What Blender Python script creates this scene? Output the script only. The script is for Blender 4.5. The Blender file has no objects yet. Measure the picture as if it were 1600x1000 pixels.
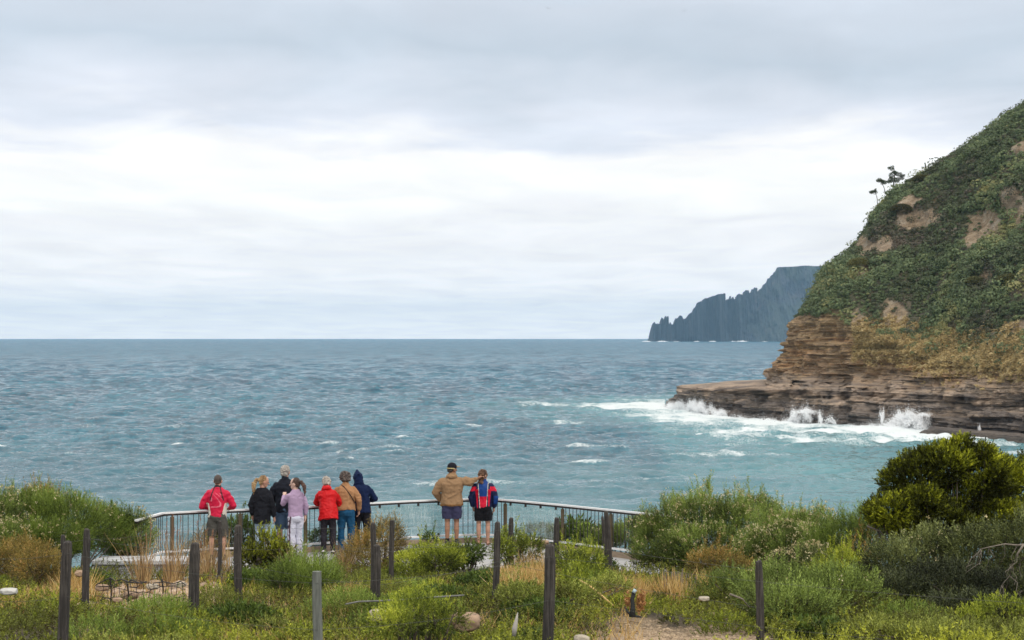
import bpy, math, random
import numpy as np
from mathutils import Vector, Matrix

R = math.radians
sc = bpy.context.scene
col = sc.collection
rng = np.random.default_rng(7)
random.seed(7)

# ------------------------------------------------------------ camera
F = 3111.0                       # focal length in photograph pixels (1600 wide)
CZ = 20.0                        # eye height above the sea
PITCH = math.atan(27.0 / F)
cam = bpy.data.cameras.new('camera'); co = bpy.data.objects.new('camera', cam); col.objects.link(co)
cam.sensor_width = 36.0; cam.lens = 36.0 * F / 1600.0
cam.clip_start = 0.5; cam.clip_end = 60000
co.location = (0, 0, CZ); co.rotation_euler = (R(90) + PITCH, 0, 0)
cam.dof.use_dof = True; cam.dof.focus_distance = 43.0; cam.dof.aperture_fstop = 5.6
sc.camera = co

def P(px, py, D):
    """world point at distance D (along y) seen at photograph pixel px, py"""
    a = (px - 800.0) / F; b = (500.0 - py) / F
    c, s = math.cos(PITCH), math.sin(PITCH)
    dx, dy, dz = a, c - b * s, s + b * c
    k = D / dy
    return Vector((dx * k, D, CZ + dz * k))

# ------------------------------------------------------------ world, sun, exposure
SUN_EL, SUN_AZ = R(48), R(150)    # azimuth clockwise from +Y (behind, to the right)
w = bpy.data.worlds.new('World'); sc.world = w; w.use_nodes = True
nt = w.node_tree; nt.nodes.clear(); L = nt.links
def nd(t, nt, **k):
    n = nt.nodes.new(t)
    for a, b in k.items():
        setattr(n, a, b)
    return n
def ramp(n, pts, interp='LINEAR'):
    cr = n.color_ramp; cr.interpolation = interp
    while len(cr.elements) > 1: cr.elements.remove(cr.elements[-1])
    for i, (p, c) in enumerate(pts):
        e = cr.elements[0] if i == 0 else cr.elements.new(p)
        e.position = p; e.color = (*c[:3], 1) if len(c) >= 3 else (c[0], c[0], c[0], 1)
def math_(nt, op, a, b=None, c=None, clamp=False):
    m = nt.nodes.new('ShaderNodeMath'); m.operation = op; m.use_clamp = clamp
    for i, v in enumerate((a, b, c)):
        if v is None: continue
        if isinstance(v, (int, float)): m.inputs[i].default_value = v
        else: nt.links.new(v, m.inputs[i])
    return m.outputs[0]
out = nd('ShaderNodeOutputWorld', nt); bg = nd('ShaderNodeBackground', nt); bg.inputs[1].default_value = 0.10
sky = nd('ShaderNodeTexSky', nt, sky_type='NISHITA', sun_disc=False, sun_elevation=SUN_EL, sun_rotation=SUN_AZ)
geo = nd('ShaderNodeNewGeometry', nt); neg = nd('ShaderNodeVectorMath', nt, operation='SCALE'); neg.inputs['Scale'].default_value = -1.0
L.new(geo.outputs['Incoming'], neg.inputs[0])
sep = nd('ShaderNodeSeparateXYZ', nt); L.new(neg.outputs[0], sep.inputs[0])
z = math_(nt, 'MAXIMUM', sep.outputs[2], 0.0)
# clouds on a flat ceiling: direction divided by height
zz = math_(nt, 'ADD', z, 0.035)
cx = math_(nt, 'DIVIDE', sep.outputs[0], zz); cy = math_(nt, 'DIVIDE', sep.outputs[1], zz)
cv = nd('ShaderNodeCombineXYZ', nt); L.new(cx, cv.inputs[0]); L.new(cy, cv.inputs[1])
def wnoise(scale, detail, off, dist=0.0, rough=0.55):
    mp = nd('ShaderNodeMapping', nt); mp.inputs['Location'].default_value = off
    mp.inputs['Scale'].default_value = scale
    L.new(cv.outputs[0], mp.inputs[0])
    n = nd('ShaderNodeTexNoise', nt); n.inputs['Scale'].default_value = 1.0; n.inputs['Detail'].default_value = detail
    n.inputs['Roughness'].default_value = rough; n.inputs['Distortion'].default_value = dist
    L.new(mp.outputs[0], n.inputs['Vector']); return n.outputs['Fac']
nbig = wnoise((0.55, 0.40, 1), 5, (3.1, 1.7, 0), 0.3)
nmid = wnoise((1.2, 0.7, 1), 4, (7.3, 2.2, 4), 0.5, 0.5)
# elevation warped by the clouds picks the band colour
e1 = math_(nt, 'MULTIPLY_ADD', nbig, 0.055, -0.0275)
e2 = math_(nt, 'MULTIPLY_ADD', nmid, 0.060, -0.030)
ee = math_(nt, 'ADD', math_(nt, 'ADD', z, e1), e2)
amp = math_(nt, 'MULTIPLY', ee, 3.0)   # 0 .. 0.33 elevation sine -> 0..1
rp = nd('ShaderNodeValToRGB', nt)
def s2l(c): return tuple(((v / 255) / 12.92 if v / 255 <= 0.04045 else ((v / 255 + 0.055) / 1.055) ** 2.4) for v in c)
ramp(rp, [(0.0, s2l((255, 252, 250))), (0.05, s2l((252, 249, 248))), (0.10, s2l((246, 244, 244))), (0.16, s2l((246, 245, 246))),
          (0.225, s2l((255, 254, 251))), (0.285, s2l((252, 250, 249))), (0.335, s2l((222, 226, 235))), (0.42, s2l((195, 205, 216))), (0.50, s2l((206, 213, 223))), (0.60, s2l((196, 209, 221))),
          (0.75, s2l((214, 220, 231))), (1.0, s2l((240, 237, 232)))])
L.new(amp, rp.inputs[0])
# fine streaks of brightness
k1 = math_(nt, 'MULTIPLY_ADD', wnoise((1.5, 0.7, 1), 4, (1.2, 9.4, 8), 0.6, 0.5), 0.36, 0.82)
sc10 = nd('ShaderNodeVectorMath', nt, operation='SCALE'); L.new(rp.outputs[0], sc10.inputs[0])
# an overcast sky is brightest overhead
zen = math_(nt, 'MULTIPLY_ADD', math_(nt, 'DIVIDE', math_(nt, 'SUBTRACT', z, 0.30), 0.7, clamp=True), 0.62, 1.0)
# brightness added close to the horizon, offsetting the haze that dims it
low = math_(nt, 'MULTIPLY_ADD', math_(nt, 'SUBTRACT', 1.0, math_(nt, 'DIVIDE', z, 0.05), clamp=True), 0.30, 1.0)
L.new(math_(nt, 'MULTIPLY', math_(nt, 'MULTIPLY', math_(nt, 'MULTIPLY', k1, low), zen), 11.8), sc10.inputs['Scale'])
mx = nd('ShaderNodeMix', nt, data_type='RGBA'); mx.inputs[0].default_value = 0.94
L.new(sky.outputs[0], mx.inputs['A']); L.new(sc10.outputs[0], mx.inputs['B'])
L.new(mx.outputs['Result'], bg.inputs[0]); L.new(bg.outputs[0], out.inputs[0])

sl = bpy.data.lights.new('sun', 'SUN'); so = bpy.data.objects.new('sun', sl); col.objects.link(so)
sl.energy = 1.5; sl.angle = R(12); sl.color = (1, 0.95, 0.88)
sd = Vector((math.sin(SUN_AZ) * math.cos(SUN_EL), math.cos(SUN_AZ) * math.cos(SUN_EL), math.sin(SUN_EL)))
so.rotation_euler = (-sd).to_track_quat('-Z', 'Y').to_euler()
so.location = (0, -20, 60)
sc.view_settings.view_transform = 'Standard'; sc.view_settings.look = 'None'
sc.view_settings.exposure = 0.0; sc.view_settings.gamma = 1.0
sc.render.engine = 'CYCLES'
cy_ = sc.cycles; cy_.use_denoising = True; cy_.max_bounces = 6; cy_.transparent_max_bounces = 12
cy_.diffuse_bounces = 3; cy_.glossy_bounces = 3; cy_.volume_bounces = 0; cy_.sample_clamp_indirect = 4.0
cy_.caustics_reflective = False; cy_.caustics_refractive = False

# ------------------------------------------------------------ helpers
def tag(o, label=None, cat=None, group=None, kind=None):
    if label: o['label'] = label
    if cat: o['category'] = cat
    if group: o['group'] = group
    if kind: o['kind'] = kind
    return o
def empty(name, loc, label=None, cat=None, group=None):
    o = bpy.data.objects.new(name, None); col.objects.link(o); o.location = loc; o.empty_display_size = 0.1
    return tag(o, label, cat, group)
def mesh(name, V, Fc, mat, parent=None, attrs=None, smooth=False, origin=None):
    """numpy mesh; V in world space. parent: parts keep world placement"""
    V = np.asarray(V, dtype=np.float64).reshape(-1, 3)
    off = np.array(parent.location if parent is not None and origin is None else (origin if origin is not None else (0, 0, 0)), float)
    me = bpy.data.meshes.new(name)
    if isinstance(Fc, np.ndarray):
        n, k = Fc.shape
        me.vertices.add(len(V)); me.vertices.foreach_set('co', (V - off).astype(np.float32).ravel())
        me.loops.add(n * k); me.loops.foreach_set('vertex_index', Fc.astype(np.int32).ravel())
        me.polygons.add(n); me.polygons.foreach_set('loop_start', np.arange(0, n * k, k, dtype=np.int32))
        me.update(calc_edges=True)
    else:
        me.from_pydata([tuple(v) for v in (V - off)], [], [tuple(int(i) for i in f) for f in Fc]); me.update()
    for a, val in (attrs or {}).items():
        val = np.asarray(val, dtype=np.float32)
        if val.ndim == 1:
            at = me.attributes.new(a, 'FLOAT', 'POINT'); at.data.foreach_set('value', val)
        else:
            at = me.attributes.new(a, 'FLOAT_COLOR', 'POINT')
            if val.shape[1] == 3: val = np.concatenate([val, np.ones((len(val), 1), np.float32)], 1)
            at.data.foreach_set('color', val.ravel())
    me.polygons.foreach_set('use_smooth', np.full(len(me.polygons), bool(smooth)))
    mats = mat if isinstance(mat, (list, tuple)) else [mat]
    for m in mats: me.materials.append(m)
    o = bpy.data.objects.new(name, me); col.objects.link(o)
    if parent is not None: o.parent = parent
    elif origin is not None: o.location = off
    return o
def grid_faces(nr, nc):
    i = np.arange(nr - 1)[:, None] * nc + np.arange(nc - 1)[None, :]
    return np.stack([i, i + 1, i + nc + 1, i + nc], -1).reshape(-1, 4)
def hash3(ix, iy, iz, seed=0):
    h = (ix.astype(np.int64) * 374761393 + iy.astype(np.int64) * 668265263 + iz.astype(np.int64) * 2147483647 + seed * 974711) & 0xffffffff
    h = ((h ^ (h >> 13)) * 1274126177) & 0xffffffff
    h = ((h ^ (h >> 16)) * 2246822519) & 0xffffffff
    return ((h ^ (h >> 15)) & 0xffffff) / float(0xffffff)
def vn(x, y, z, seed=0):
    x, y, z = np.broadcast_arrays(np.asarray(x, float), np.asarray(y, float), np.asarray(z, float))
    ix, iy, iz = np.floor(x), np.floor(y), np.floor(z)
    fx, fy, fz = x - ix, y - iy, z - iz
    fx, fy, fz = [f * f * (3 - 2 * f) for f in (fx, fy, fz)]
    r = 0
    for a in (0, 1):
        for b in (0, 1):
            for c in (0, 1):
                wgt = (fx if a else 1 - fx) * (fy if b else 1 - fy) * (fz if c else 1 - fz)
                r = r + wgt * hash3(ix + a, iy + b, iz + c, seed)
    return r * 2 - 1
def fbm(x, y, z, oct=4, seed=0, gain=0.5):
    r = 0; a = 1.0; t = 0
    for k in range(oct):
        r = r + a * vn(x * 2 ** k, y * 2 ** k, z * 2 ** k, seed + k); t += a; a *= gain
    return r / t

# ------------------------------------------------------------ material helpers
def mat_new(name):
    m = bpy.data.materials.new(name); m.use_nodes = True; m.node_tree.nodes.clear()
    n = m.node_tree; o = nd('ShaderNodeOutputMaterial', n)
    b = nd('ShaderNodeBsdfPrincipled', n); n.links.new(b.outputs[0], o.inputs[0])
    return m, n, b, o
def tex(n, scale, detail=4, rough=0.55, vec=None, mscale=None, dist=0.0, loc=(0, 0, 0)):
    t = nd('ShaderNodeTexNoise', n); t.inputs['Scale'].default_value = scale; t.inputs['Detail'].default_value = detail
    t.inputs['Roughness'].default_value = rough; t.inputs['Distortion'].default_value = dist
    if vec is None:
        g = nd('ShaderNodeTexCoord', n); vec = g.outputs['Object']
    if mscale:
        mp = nd('ShaderNodeMapping', n); mp.inputs['Scale'].default_value = mscale; mp.inputs['Location'].default_value = loc
        n.links.new(vec, mp.inputs[0]); vec = mp.outputs[0]
    n.links.new(vec, t.inputs['Vector']); return t.outputs['Fac']
def cramp(n, fac, pts, interp='LINEAR'):
    r = nd('ShaderNodeValToRGB', n); ramp(r, pts, interp); n.links.new(fac, r.inputs[0]); return r.outputs[0]
def mixc(n, fac, a, b, blend='MIX'):
    m = nd('ShaderNodeMix', n, data_type='RGBA', blend_type=blend)
    for i, v in ((0, fac), ('A', a), ('B', b)):
        s = m.inputs[i]
        if isinstance(v, (int, float)): s.default_value = v
        elif isinstance(v, tuple): s.default_value = (*v[:3], 1)
        else: n.links.new(v, s)
    return m.outputs['Result']
def bump(n, b, h, strength=0.5, dist=0.02):
    u = nd('ShaderNodeBump', n); u.inputs['Strength'].default_value = strength; u.inputs['Distance'].default_value = dist
    n.links.new(h, u.inputs['Height']); n.links.new(u.outputs[0], b.inputs['Normal']); return u
def attr(n, name):
    a = nd('ShaderNodeAttribute', n); a.attribute_name = name; return a
def simple(name, c, rough=0.7, var=0.15, scale=8.0, metal=0.0, bumpd=0.003, mscale=None, spec=0.3):
    m, n, b, o = mat_new(name)
    t = tex(n, scale, 5, 0.6, mscale=mscale)
    lo = tuple(max(0, v * (1 - var)) for v in c); hi = tuple(min(1, v * (1 + var)) for v in c)
    n.links.new(cramp(n, t, [(0.3, lo), (0.7, hi)]), b.inputs['Base Color'])
    b.inputs['Roughness'].default_value = rough; b.inputs['Metallic'].default_value = metal
    b.inputs['Specular IOR Level'].default_value = spec
    if bumpd: bump(n, b, tex(n, scale * 3, 5, 0.6, mscale=mscale), 0.6, bumpd)
    return m

# ------------------------------------------------------------ haze
def box(name, x0, x1, y0, y1, z0, z1, m):
    V = [(x, y, z) for x in (x0, x1) for y in (y0, y1) for z in (z0, z1)]
    Fc = [(0, 1, 3, 2), (4, 6, 7, 5), (0, 4, 5, 1), (2, 3, 7, 6), (0, 2, 6, 4), (1, 5, 7, 3)]
    return mesh(name, V, Fc, m)
hm = bpy.data.materials.new('haze'); hm.use_nodes = True; hn = hm.node_tree; hn.nodes.clear()
ho = nd('ShaderNodeOutputMaterial', hn); hv = nd('ShaderNodeVolumePrincipled', hn)
hv.inputs['Color'].default_value = (0.40, 0.70, 1.0, 1); hv.inputs['Density'].default_value = 3.8e-5
hv.inputs['Anisotropy'].default_value = 0.0
hn.links.new(hv.outputs[0], ho.inputs['Volume'])
SEA_FAR = 24000.0
haze = box('haze', -14000, 14000, -400, SEA_FAR + 300, -3, 420, hm); tag(haze, kind='stuff')
# ------------------------------------------------------------ headland shape (needed by the sea for its foam)
def zat(py, D): return CZ + (527.0 - py) / F * D
BASE_P = [1042, 1060, 1130, 1200, 1280, 1440, 1600, 1850, 2300]
BASE_D = [566, 548, 506, 478, 457, 429, 391, 350, 300]
UP_P = [1150, 1205, 1320, 1450, 1600, 1850, 2300]
UP_D = [540, 516, 478, 446, 404, 360, 310]
SIL = [  # px, py, depth of the left outline
    (1042, 641, 566), (1045, 630, 564), (1056, 615, 560), (1066, 607, 556), (1120, 603, 548), (1196, 599, 540), (1199, 590, 532), (1207, 570, 532), (1222, 560, 530),
    (1228, 545, 528), (1230, 520, 528), (1238, 498, 528), (1250, 480, 530), (1262, 460, 531), (1275, 440, 532), (1286, 416, 533), (1302, 407, 534),
    (1325, 385, 535), (1340, 362, 536), (1352, 345, 537), (1370, 316, 538), (1385, 300, 540), (1410, 285, 542), (1440, 265, 546), (1490, 240, 552), (1540, 205, 556),
    (1600, 170, 560), (1700, 120, 560), (1850, 70, 560), (2050, 35, 560)]
SIL = [(a + (5 if b < 490 else 0), b + (6 if b < 490 else 0), c) for a, b, c in SIL]
sil_p = np.array([s[0] for s in SIL], float); sil_D = np.array([s[2] for s in SIL], float)
sil_z = np.array([zat(s[1], s[2]) for s in SIL]); sil_z[0] = -1.0
sil_z = np.maximum.accumulate(sil_z + np.arange(len(sil_z)) * 1e-3)
def build_headland():
    zl = np.concatenate([np.arange(-1.2, 12, 0.13), np.arange(12, 30, 0.17), np.arange(30, sil_z[-1], 0.45)])
    nf, nb = 760, 60
    ps = np.interp(zl, sil_z, sil_p); Ds = np.interp(zl, sil_z, sil_D)
    V = np.zeros((len(zl), nf + nb, 3)); PX = np.zeros((len(zl), nf + nb))
    t = np.linspace(0, 1, nf) ** 1.25
    for i, z_ in enumerate(zl):
        p = ps[i] + (2250 - ps[i]) * t[::-1]
        low = np.interp(p, BASE_P, BASE_D); up = np.interp(p, UP_P, UP_D)
        # lower cliff of the rock platform, leaning back a little
        top1 = np.interp(p, [1042, 1200, 1320, 1440, 1600, 2300], [6.0, 8.0, 8.6, 9.5, 10.0, 11.0])
        lowface = low + np.clip(z_, 0, 20) * 0.75
        D1 = up
        top1 = top1 + 0.9 * vn(p / 23.0, 0 * p, 0 * p, 12) + 0.5 * vn(p / 7.0, 0 * p, 0 * p, 13)
        k = 1 / (1 + np.exp(-(z_ - top1) / np.interp(p, [1180, 1280, 1380], [0.28, 0.6, 1.3])))
        D = lowface * (1 - k) + D1 * k
        ctop = np.interp(p, [1200, 1300, 1330, 1400, 1460, 1600, 2300], [26, 26, 23, 19, 15, 14, 14])
        D = D + np.where(z_ > ctop, (z_ - ctop) * 1.54, 0) + np.clip(np.minimum(z_, ctop) - top1, 0, 99) * 0.25
        # bench / bluff band high on the slope
        bl = np.clip((z_ - 44) / 7, 0, 1)
        bluff = np.exp(-((p - 1560) / 75.0) ** 2) + 0.6 * np.exp(-((p - 1430) / 40.0) ** 2)
        D = D + bluff * (np.clip((z_ - 41) / 4, 0, 1) - np.clip((z_ - 48) / 7, 0, 1)) * 5.0
        # gullies down the slope
        g = fbm(p / 90.0, z_ / 60.0, 0.3, 3, 11) * 9 + fbm(p / 26.0, z_ / 20.0, 0.9, 3, 15) * 3
        D = D + g * np.clip((z_ - ctop) / 12, 0, 1)
        tt = np.clip((p - ps[i]) / (34.0 + 0.5 * max(z_, 0)), 0, 1)
        corner = 1 - np.sqrt(np.clip(1 - (1 - tt) ** 2, 0, 1))
        Dtip = Ds[i]
        D = np.minimum(D, Dtip - 2) * (1 - corner) + Dtip * corner
        # back
        q = np.linspace(0, 1, nb + 1)[1:]
        pb = ps[i] + (2250 - ps[i]) * q ** 2.0; Db = Dtip + 170 * q ** 0.55 * (1 - 0.5 * z_ / 110)
        pp = np.concatenate([p, pb]); DD = np.concatenate([D, Db])
        V[i, :, 0] = (pp - 800) / F * DD; V[i, :, 1] = DD; V[i, :, 2] = z_; PX[i] = pp
    # horizontal outward normals
    dcol = np.gradient(V, axis=1); nx, ny = dcol[..., 1], -dcol[..., 0]
    # contour runs right -> left -> back, so outward is towards the camera on the front
    ln = np.sqrt(nx ** 2 + ny ** 2) + 1e-6; nx /= ln; ny /= ln
    sgn = np.sign((-ny[:, nf // 3]).mean()); nx *= sgn; ny *= sgn
    X, Y, Z = V[..., 0], V[..., 1], V[..., 2]
    ctop = np.interp(PX, [1200, 1300, 1330, 1400, 1460, 1600, 2300], [26, 26, 23, 19, 15, 14, 14])
    rock = 1 / (1 + np.exp((Z - ctop - 1.5 * fbm(X / 6, Y / 6, Z / 6, 3, 31)) / 0.9))
    zw = Z + 0.9 * fbm(X / 25, Y / 25, 0 * Z, 3, 5) + 0.02 * X
    lay = 0
    for h, a, s in ((2.6, 1.7, 1), (1.1, 1.05, 2), (0.5, 0.5, 3)):
        q = zw / h; fl = np.floor(q); fr = q - fl
        tj = (X * 0.75 - Y * 0.65) + 1.2 * fbm(X / 9, Y / 9, Z / 9, 2, 58)
        def layer(n_):
            bw = h * 1.9; return vn(X / 14 + 31.7 * n_, Y / 14, n_ * 7.31 + s, 40 + s) + 0.4 * vn(X / 4 + 11 * n_, Y / 4, n_ * 3.1, 50 + s) + 0.75 * (hash3(np.floor(tj / bw + n_ * 0.37), n_, 0 * n_, 60 + s) - 0.5)
        e = np.clip((fr - 0.86) / 0.14, 0, 1); e = e * e * (3 - 2 * e)
        lay = lay + a * (layer(fl) * (1 - e) + layer(fl + 1) * e)
    blocks = 1.5 * fbm(X / 7, Y / 7, Z / 7, 4, 61) + 0.7 * fbm(X / 1.6, Y / 1.6, Z / 1.1, 3, 66)
    vert = 0.6 * (np.abs(vn(X / 3.1, Y / 3.1, Z / 14, 71)) - 0.3)
    low = 1 / (1 + np.exp((Z - 9) / 1.0))
    disp = rock * (lay * (1.0 - 0.15 * low) + blocks + vert) + (1 - rock) * (2.2 * fbm(X / 9, Y / 9, Z / 9, 4, 81) + 0.8 * fbm(X / 2, Y / 2, Z / 2, 3, 83))
    # sea-cut notch under the platform, cave at px 1320
    disp -= 2.4 * np.exp(-((PX - 1318) / 9.0) ** 2) * np.exp(-((Z - 11.0) / 4.0) ** 2)
    V[..., 0] += nx * disp; V[..., 1] += ny * disp
    return V, PX, rock, zl, nf
HV, HPX, HROCK, HZ, HNF = build_headland()
# water line of the headland (x, y)
i0 = int(np.searchsorted(HZ, 0.2)); WL = HV[i0, :HNF + 20, :2]

def rockmat():
    m, n, b, o = mat_new('cliff_rock')
    g = nd('ShaderNodeTexCoord', n); v = g.outputs['Object']
    sx = nd('ShaderNodeSeparateXYZ', n); n.links.new(v, sx.inputs[0])
    st = tex(n, 1.0, 6, 0.65, v, (0.035, 0.035, 0.95), 0.8)
    st2 = tex(n, 1.0, 6, 0.7, v, (0.12, 0.12, 2.6), 1.2, (3, 1, 2))
    bl = tex(n, 0.16, 6, 0.65, v)
    up = cramp(n, st, [(0.28, (0.16, 0.11, 0.075)), (0.40, (0.40, 0.25, 0.12)), (0.5, (0.58, 0.40, 0.22)), (0.60, (0.56, 0.31, 0.14)), (0.72, (0.66, 0.52, 0.34))])
    lo = cramp(n, st, [(0.28, (0.10, 0.088, 0.085)), (0.42, (0.20, 0.165, 0.145)), (0.52, (0.31, 0.25, 0.20)), (0.62, (0.50, 0.37, 0.26)), (0.74, (0.58, 0.51, 0.43))])
    zz = math_(n, 'ADD', sx.outputs[2], math_(n, 'MULTIPLY_ADD', bl, 9.0, -4.5))
    kz = math_(n, 'DIVIDE', math_(n, 'SUBTRACT', zz, 8.0), 5.0, clamp=True)
    c = mixc(n, kz, lo, up)
    # pale sandstone band above the wet notch
    kb = math_(n, 'MULTIPLY', cramp(n, math_(n, 'DIVIDE', zz, 12.0), [(0.42, (0,)), (0.5, (1,)), (0.66, (1,)), (0.75, (0,))]), cramp(n, tex(n, 0.07, 6, 0.65, v), [(0.43, (0,)), (0.52, (0.85,))]))
    c = mixc(n, kb, c, (0.58, 0.43, 0.31))
    wet = math_(n, 'SUBTRACT', 1.0, math_(n, 'DIVIDE', math_(n, 'ADD', zz, -2.2), 2.6), clamp=True)
    c = mixc(n, math_(n, 'MULTIPLY', wet, 0.8), c, (0.10, 0.088, 0.082))
    c = mixc(n, cramp(n, st2, [(0.36, (0.75,)), (0.52, (0,))]), c, (0.075, 0.06, 0.05))
    c = mixc(n, cramp(n, st2, [(0.60, (0,)), (0.72, (0.5,))]), c, (0.42, 0.33, 0.24))
    # soil and low growth on the slope
    a = attr(n, 'rock')
    sl_ = cramp(n, tex(n, 0.35, 6, 0.7, v), [(0.3, (0.035, 0.045, 0.022)), (0.5, (0.065, 0.075, 0.036)), (0.66, (0.13, 0.095, 0.05)), (0.8, (0.22, 0.15, 0.09))])
    bare = attr(n, 'bare')
    bc = cramp(n, tex(n, 0.3, 6, 0.7, v), [(0.3, (0.12, 0.09, 0.065)), (0.42, (0.25, 0.19, 0.12)), (0.5, (0.38, 0.28, 0.18)), (0.6, (0.44, 0.36, 0.26)), (0.75, (0.56, 0.49, 0.40))])
    sl_ = mixc(n, bare.outputs['Fac'], sl_, bc)
    c = mixc(n, a.outputs['Fac'], sl_, c)
    c = mixc(n, cramp(n, tex(n, 0.11, 5, 0.6, v), [(0.48, (0.0,)), (0.60, (0.32,))]), c, (0.24, 0.19, 0.15))
    n.links.new(c, b.inputs['Base Color']); b.inputs['Roughness'].default_value = 0.85; b.inputs['Specular IOR Level'].default_value = 0.25
    h = math_(n, 'ADD', st2, tex(n, 1.3, 8, 0.7, v)); bump(n, b, h, 1.0, 0.9)
    return m
def bare_mask(PX, Z):
    """bare rock patches among the scrub, placed by azimuth and height"""
    pts = [(1420, 50, 40, 3), (1350, 38, 10, 6), (1545, 47, 34, 4.5), (1585, 50, 20, 6), (1520, 44, 16, 3.5), (1455, 50, 30, 2.5), (1350, 43, 14, 5.0), (1375, 43, 25, 3.0), (1420, 55, 22, 3), (1395, 25, 22, 5), (1380, 17, 45, 4.5), (1600, 66, 20, 2), (1350, 22, 20, 5), (1600, 22, 40, 1.6), (1540, 34, 10, 2)]
    r = np.zeros_like(PX)
    for a, b_, c_, d_ in pts:
        r = np.maximum(r, np.exp(-((PX - a) / c_) ** 2 - ((Z - b_) / d_) ** 2))
    return r
bare = bare_mask(HPX, HV[..., 2]) + 0.65 * fbm(HV[..., 0] / 5, HV[..., 1] / 5, HV[..., 2] / 3, 5, 91, 0.65)
bare = np.clip((bare - 0.42) / 0.2, 0, 1)
M_ROCK = rockmat()
headland = mesh('headland', HV.reshape(-1, 3), grid_faces(*HPX.shape)[:, ::-1], M_ROCK, attrs={'rock': HROCK.ravel(), 'bare': bare.ravel()}, smooth=False)
tag(headland, kind='structure')

# ------------------------------------------------------------ sea
def spectrum(N, Lt, V_, wd, seed):
    r = np.random.default_rng(seed)
    k1 = np.fft.fftfreq(N, Lt / N) * 2 * np.pi; kx, ky = np.meshgrid(k1, k1, indexing='ij')
    k = np.sqrt(kx ** 2 + ky ** 2); k[0, 0] = 1
    lw = V_ ** 2 / 9.81
    c = (kx * wd[0] + ky * wd[1]) / k
    S = np.exp(-1 / (k * lw) ** 2) / k ** 4 * (0.04 + np.abs(c) ** 4) * np.where(c < 0, 0.25, 1)
    S[0, 0] = 0
    h = (r.normal(size=(N, N)) + 1j * r.normal(size=(N, N))) * np.sqrt(S)
    return h, kx, ky, k
def bands(N, Lt, V_, wd, seed, cuts):
    h, kx, ky, k = spectrum(N, Lt, V_, wd, seed)
    tot = np.fft.ifft2(h).real.std(); o = []
    for lo, hi in cuts:
        lam = 2 * np.pi / k; m = ((lam >= lo) & (lam < hi)) * 1.0
        hh = h * m / tot
        o.append((np.fft.ifft2(hh).real, np.fft.ifft2(-1j * hh * kx / k).real, np.fft.ifft2(-1j * hh * ky / k).real))
    return o
def samp(T, x, y, Lt):
    N = T.shape[0]; u = (x / Lt * N) % N; v = (y / Lt * N) % N
    i = np.floor(u).astype(int); j = np.floor(v).astype(int); fu, fv = u - i, v - j
    i %= N; j %= N; i2 = (i + 1) % N; j2 = (j + 1) % N
    return T[i, j] * (1 - fu) * (1 - fv) + T[i2, j] * fu * (1 - fv) + T[i, j2] * (1 - fu) * fv + T[i2, j2] * fu * fv
def seg_dist(X, Y, pts):
    d = np.full(X.shape, 1e9)
    for (x0, y0), (x1, y1) in zip(pts[:-1], pts[1:]):
        vx, vy = x1 - x0, y1 - y0; L2 = vx * vx + vy * vy + 1e-9
        t = np.clip(((X - x0) * vx + (Y - y0) * vy) / L2, 0, 1)
        d = np.minimum(d, np.hypot(X - x0 - t * vx, Y - y0 - t * vy))
    return d
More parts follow.
